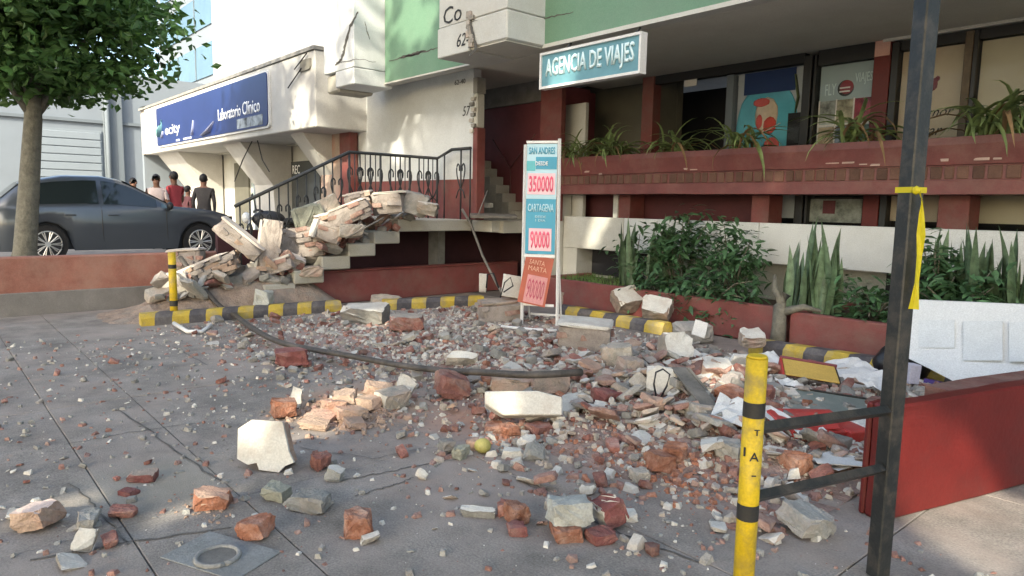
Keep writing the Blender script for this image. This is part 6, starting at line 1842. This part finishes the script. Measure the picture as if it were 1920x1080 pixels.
# ---- the heap of wall and slab pieces on the stairs
def pile(px, py, wpx, hpx, dpt, D, mats, lab_, r=(0, 0, 0), face=None, rough=.18, cat='masonry', nm='masonry_piece', lim=.7, amp=.028, seed=0):
    return chunk(px, py, wpx, hpx, dpt, mats, lab_, cat, nm, r, D=D, face=face, rough=rough, lim=lim, amp=amp, seed=seed)
CW = [m_core, m_plaster]; PW = [m_corepale, mat('cream_plaster', (.50, .445, .40), .9, .1, 8, .25)]
pile(443, 492, 100, 30, .34, 9.3, PW, 'long peach wall slab slanting up to the left across the rubble heap', (0, 40, 10), face=(0, 0, 1), rough=.16)
pile(503, 510, 38, 100, .30, 9.5, [m_corepale, m_plaster], 'upright wall piece with white left face standing in the stair rubble', (0, 8, 18), face=(-1, 0, 0), rough=.10)
pile(370, 560, 150, 34, .40, 9.1, PW, 'long pale wall slab rising to the right at the foot of the heap', (0, -24, 4), face=(0, 0, 1), rough=.10)
pile(330, 580, 60, 70, .30, 9.0, [m_core, m_plaster], 'broken wall piece with white base behind the yellow marker post', (0, -12, 10), face=(0, -1, 0))
pile(492, 555, 80, 40, .4, 9.5, [m_conck], 'folded grey concrete piece at the foot of the stairs', (10, 24, 10), rough=.3)
pile(430, 560, 60, 40, .4, 9.3, [m_conck], 'grey concrete piece under the long pale slab', (0, -14, 30), rough=.25)
pile(490, 594, 30, 48, .2, 9.0, [mat('pale_grey_mortar', None)], 'upright grey stub leaning on the wheel stop', (-10, 6, 0), rough=.25)
pile(555, 488, 90, 58, .5, 9.9, [m_core, m_mortar], 'wide brownish wall piece lying on the lower steps', (0, -6, 12), rough=.2)
pile(575, 436, 60, 44, .4, 10.1, [mat('olive_grey_lump', (.22, .225, .18), .95, .25, 8, .5)], 'dark olive grey lump on top of the stair heap', (0, -18, 20), rough=.3)
pile(612, 462, 54, 36, .3, 9.8, [m_core, m_plaster], 'drum shaped grey piece with white end on the middle steps', (0, 20, 30), face=(-1, 0, 0), lim=.5, rough=.25)
pile(618, 440, 60, 34, .4, 10.1, PW, 'layered peach brick piece on the upper steps', (0, -14, 10), face=(0, 0, 1))
pile(608, 412, 50, 32, .3, 10.3, [m_mortar, m_plaster], 'pale greenish plaster piece beside the railing', (0, -28, 15), face=(0, 0, 1))
pile(655, 432, 86, 34, .25, 9.9, [m_core, mat('cream_plaster', None)], 'long cream beam piece lying up the steps', (0, -22, 8), rough=.16, face=(0, 0, 1))
pile(672, 400, 52, 32, .3, 10.3, PW, 'peach masonry block against the railing foot', (0, -12, 0), face=(0, 0, 1))
pile(727, 404, 66, 40, .4, 10.2, [m_core, m_plaster], 'big rounded white wall lump on the landing', (0, -6, 12), face=(0, 0, 1), lim=.3, rough=.25)
pile(775, 408, 50, 40, .3, 10.4, [m_conck, m_mortar], 'grey green lump beside the rounded white lump on the landing', (0, 14, 0), rough=.25)
pile(800, 406, 36, 24, .3, 10.3, [m_mortar, m_plaster], 'small pale lump at the right end of the landing heap', (0, 10, 0), rough=.25, face=(0, 0, 1))
pile(545, 510, 40, 26, .2, 9.6, [m_mortar, mat('cream_plaster', None)], 'cream cube like lump on the lower step', (20, 20, 40), face=(0, 0, 1))
pile(520, 520, 60, 24, .25, 9.5, [m_core, m_plaster], 'pale rubble strip under the upright wall piece', (0, -20, 0), face=(0, 0, 1))
pile(580, 520, 44, 20, .25, 9.7, [m_tan], 'brown rubble on the lowest visible step', (0, 0, 20), rough=.25)
pile(655, 446, 44, 24, .3, 9.8, [m_mortar], 'grey brown rubble on the upper step edge', (0, 0, 20), rough=.25)
pile(390, 520, 70, 26, .3, 9.6, [m_tan], 'brown masonry piece between the two long slabs', (0, -14, 20), rough=.2)
pile(345, 510, 70, 40, .3, 9.8, [m_core, mat('cream_plaster', None)], 'brown wall piece with a pale ledge left of the crossed slabs', (0, -4, 0), face=(0, 0, 1))
pile(450, 530, 50, 30, .3, 9.6, PW, 'peach lump in the crossing of the two slabs', (0, 10, 40))
for k in range(120):
    y = R_.uniform(2.4, 6.0); x = R_.uniform(-9.95, -9.26)
    zt = 1.25 - .178 * max(0, math.ceil((5.68 - y) / .42)) + (0.0)
    s = R_.uniform(.06, .24)
    if y < 3.5: x -= .1; zt = .12 + .5 * max(0, min(1, (y - 1.9) / 2.4)) * .8
    kind = R_.choice(['brick_fragment', 'plaster_fragment', 'concrete_fragment'])
    o = link(bpy.data.objects.new(kind, R_.choice(FR[kind]))); o.scale = (s, s, s); o.rotation_euler = (R_.uniform(-.6, .6), R_.uniform(-.6, .6), R_.uniform(0, 6.2))
    o.location = (x, y, max(zt, .1) + s * .2 + (R_.uniform(0, .18) if 3.6 < y < 5.4 else 0))
    tag(o, {'b': 'red brick fragment lying on the rubble covered steps', 'p': 'pale plaster fragment lying on the rubble covered steps', 'c': 'grey concrete fragment lying on the rubble covered steps'}[kind[0]], kind.split('_')[0], {'b': 'brick fragments on the stairs', 'p': 'plaster fragments on the stairs', 'c': 'concrete fragments on the stairs'}[kind[0]])
# infill under the slabs at the foot of the stairs: a heap body
bm = B(); bmesh.ops.create_grid(bm, x_segments=40, y_segments=30, size=.5)
for v in bm.verts:
    x, y = -9.75 + v.co.x * 1.5, 3.2 + v.co.y * 3.2
    e = max(0, 1 - (abs(v.co.x) * 2) ** 2.2) * max(0, 1 - (abs(v.co.y) * 2) ** 2.5)
    h = (.12 + .62 * max(0, min(1, (y - 1.9) / 2.4))) * e
    v.co = Vector((x, y, h + .07 * noise.noise(Vector((x * 4, y * 4, 1))) * e + .04 * noise.noise(Vector((x * 11, y * 11, 5))) * e - .02))
o = single('rubble_heap', bm, mat('heap_dust', (.30, .225, .175), .97, .35, 7, .8, 45, (.22, .21, .19), .8, 3), 'heap of crumbled masonry at the foot of the stairs', 'rubble'); o['kind'] = 'stuff'
# bent strip sweeping across the forecourt, fallen bar from the landing, thin rod on the steps
pts = [at_depth(338, 482, 9.2), at_depth(372, 528, 9.0), at_depth(410, 572, 8.75), at_depth(440, 590, 8.6), ground(468, 612, .12), ground(520, 640, .09), ground(585, 655, .09), ground(660, 668, .11), ground(745, 684, .09), ground(830, 695, .12), ground(900, 698, .20), ground(990, 703, .30), ground(1090, 698, .30)]
fine = []
for i in range(len(pts) - 1):
    p0_, p1_, p2_, p3_ = pts[max(0, i - 1)], pts[i], pts[i + 1], pts[min(len(pts) - 1, i + 2)]
    for k in range(4):
        t = k / 4
        fine.append(.5 * ((2 * p1_) + (p2_ - p0_) * t + (2 * p0_ - 5 * p1_ + 4 * p2_ - p3_) * t * t + (3 * p1_ - p0_ - 3 * p2_ + p3_) * t ** 3))
fine.append(pts[-1])
single('bent_metal_strip', tube(B(), fine, [.034] * len(fine), 8, flat=.8), mat('dark_brown_strip', (0.055, 0.047, 0.04), .6, .3, 8, .15, 40, (.16, .135, .115), .5, 5), 'long dark bent strip sweeping from the stair heap across the forecourt', 'strip', smooth=True)
single('fallen_bar', tube(B(), [on(866, 392, 0, -9.15), on(882, 418, 0, -9.10), on(905, 480, 0, -8.6), on(930, 530, 0, -8.2), ground(958, 578, .03)], .022, 6), m_strip, 'thin dark bar hanging from the landing down to the rubble', 'bar')
single('thin_rod', tube(B(), [at_depth(648, 447, 9.55), at_depth(720, 408, 9.6)], .012, 5), m_strip, 'thin rod lying across the upper steps', 'rod')
single('short_rod', tube(B(), [at_depth(896, 405, 10.6), at_depth(914, 358, 10.9)], .012, 5), m_strip, 'short grey rod leaning on the inner steps', 'rod')
slab_item('rubber_mat', 'dark curled mat on the landing before the inner steps', 'mat', at_depth(925, 405, 11.3), .75, .4, .05, 5, m_strip, (4, 0))
slab_item('hollow_brick', 'small dark hollow brick on the landing below the inner steps', 'brick', at_depth(915, 385, 11.9), .16, .12, .08, 8, m_conck)
single('white_pipe', tube(B(), [ground(326, 606, .05), ground(352, 622, .03), ground(378, 622, .03), ground(396, 610, .03)], .022, 8), m_whitemetal, 'short bent white pipe in front of the left wheel stop', 'pipe', smooth=True)
single('white_pipe', tube(B(), [ground(940, 612, .03), ground(1000, 618, .03), ground(1044, 620, .03)], .018, 8), m_whitemetal, 'thin white bar lying at the foot of the sandwich board', 'bar', smooth=True)
w1 = B(); tube(w1, [at_depth(x, y, 8.9) for x, y in ((912, 540), (914, 515), (925, 512), (935, 540))], .012, 5); tube(w1, [at_depth(x, y, 8.8) for x, y in ((938, 558), (946, 530), (957, 520), (962, 536), (944, 548))], .010, 5)
single('bent_wire_frame', w1, m_blackpl, 'small bent black wire frame left of the sandwich board', 'wire')
chunk(960, 560, 40, 44, .05, [m_core, m_plaster], 'white plaster shard standing behind the red sandwich board panel', 'plaster', 'plaster_slab', (-20, 10, 10), z=.05, face=(0, -1, 0), rough=.3, D=9.0)
chunk(905, 548, 14, 36, .05, [m_plaster], 'narrow white post stub left of the bent wire frame', 'plaster', 'plaster_slab', (0, 0, 0), D=9.1)
# manhole slab in the lower left
mh = thing('manhole_cover', 'round iron manhole cover set in a pale square slab at the lower left', 'manhole cover', ground(405, 1050))
c = ground(408, 1048)
bm = bx(-.22, .20, -.10, .16, 0.0, .006, bev=.002); bm.transform(Matrix.Translation((c.x, c.y, 0)) @ Matrix.Rotation(HEAD - rad(24), 4, 'Z')); part('slab', bm, mat('pale_patch_concrete', (.235, .24, .232), .92, .22, 5, .3, 60, (.18,.175,.165), .6, 4), mh)
bm = tube(B(), [(c.x + .085 * math.cos(a * math.tau / 28), c.y + .085 * math.sin(a * math.tau / 28), .012) for a in range(29)], .011, 6); part('ring', bm, m_grey, mh)
part('lid', disc(B(), (c.x, c.y, .010), .074, (0, 0, 1), .006, 28), m_strip, mh)

# ---- scattered countable fragments
def s_dense(r_):
    return f_dense(r_)
def s_wide(r_):
    x, y = (r_.uniform(-8.6, -.4), r_.uniform(.3, 6.6)) if r_.random() < .55 else (r_.gauss(-6.2, 1.2), r_.gauss(3.6, 1.0))
    if not (-8.6 < x < -.4 and .3 < y < 6.5): return None, None
    if x > -1.45 and y > 3.3: return None, None
    return x, y
def s_heap(r_):
    x, y = r_.gauss(-2.9, .9), r_.gauss(4.5, .8)
    if not (-5.5 < x < -1.5 and 2.6 < y < 6.5): return None, None
    return x, y
scatter('plaster_fragment', 50, .09, .24, s_heap)
scatter('brick_fragment', 46, .08, .17, s_heap)
scatter('concrete_fragment', 30, .08, .18, s_heap)
scatter('brick_fragment', 160, .045, .125, s_dense)
scatter('plaster_fragment', 100, .045, .17, s_dense)
scatter('concrete_fragment', 150, .045, .14, s_dense)
scatter('brick_fragment', 84, .03, .10, s_wide)
scatter('plaster_fragment', 60, .03, .13, s_wide)
scatter('concrete_fragment', 110, .03, .10, s_wide)
# a second layer lying on top of the main heap
TAKEN.clear()
_gz0 = gz
def gz(x, y): return _gz0(x, y) + .035
def s_top(r_):
    x, y = r_.gauss(-2.75, .75), r_.gauss(4.55, .75)
    if not (-4.6 < x < -1.5 and 3.2 < y < 6.2) or (x > -2.75 and y > 4.1): return None, None
    return x, y
FR['masonry_fragment'] = []
for k in range(8):
    bm = hull_chunk(1.0, .78, .30, R_, .36, 16); roughen(bm, .022, R_)
    FR['masonry_fragment'].append(mesh_from(bm, 'masonry_fragment', [(m_pinkbrick, m_mortar, m_greypink, m_brick, m_pinkbrick, m_peach, m_conck, m_greypink)[k]]))
KIND_WORDS['masonry_fragment'] = ('%s dusty pinkish masonry fragment', 'masonry')
def scatter_m(n, smin, smax, fn):
    for _ in range(n):
        x = None
        while x is None: x, y = fn(rng)
        s = smin + (smax - smin) * rng.random() ** 1.6
        o = link(bpy.data.objects.new('masonry_fragment', rng.choice(FR['masonry_fragment'])))
        o.scale = (s, s * rng.uniform(.7, 1.2), s * rng.uniform(.6, 1.2)); o.rotation_euler = (rng.uniform(-.6, .6), rng.uniform(-.6, .6), rng.uniform(0, 6.28))
        o.location = (x, y, gz(x, y) + s * .16); fragment_tag(o, 'masonry_fragment', x, y, s)
scatter_m(170, .06, .19, s_top)
scatter_m(70, .05, .16, s_dense)
scatter('plaster_fragment', 36, .08, .22, s_top)
# jagged pieces that loosen the stair heap
for k in range(34):
    y = R_.uniform(2.3, 5.6); x = R_.uniform(-10.0, -9.22)
    zt = max(.12 + .42 * max(0, min(1, (y - 1.9) / 2.2)), 1.25 - .178 * max(0, math.ceil((5.68 - y) / .42)) if y > 3.4 else 0)
    s = R_.uniform(.16, .40)
    o = link(bpy.data.objects.new('masonry_fragment', R_.choice(FR['masonry_fragment']))); o.scale = (s, s * R_.uniform(.6, 1), s * R_.uniform(.5, 1.1))
    o.rotation_euler = (R_.uniform(-.9, .9), R_.uniform(-.9, .9), R_.uniform(0, 6.2)); o.location = (x, y, zt + s * .2 + R_.uniform(0, .16))
    tag(o, 'jagged dusty masonry fragment tumbled on the stair heap', 'masonry', 'masonry fragments on the stair heap')
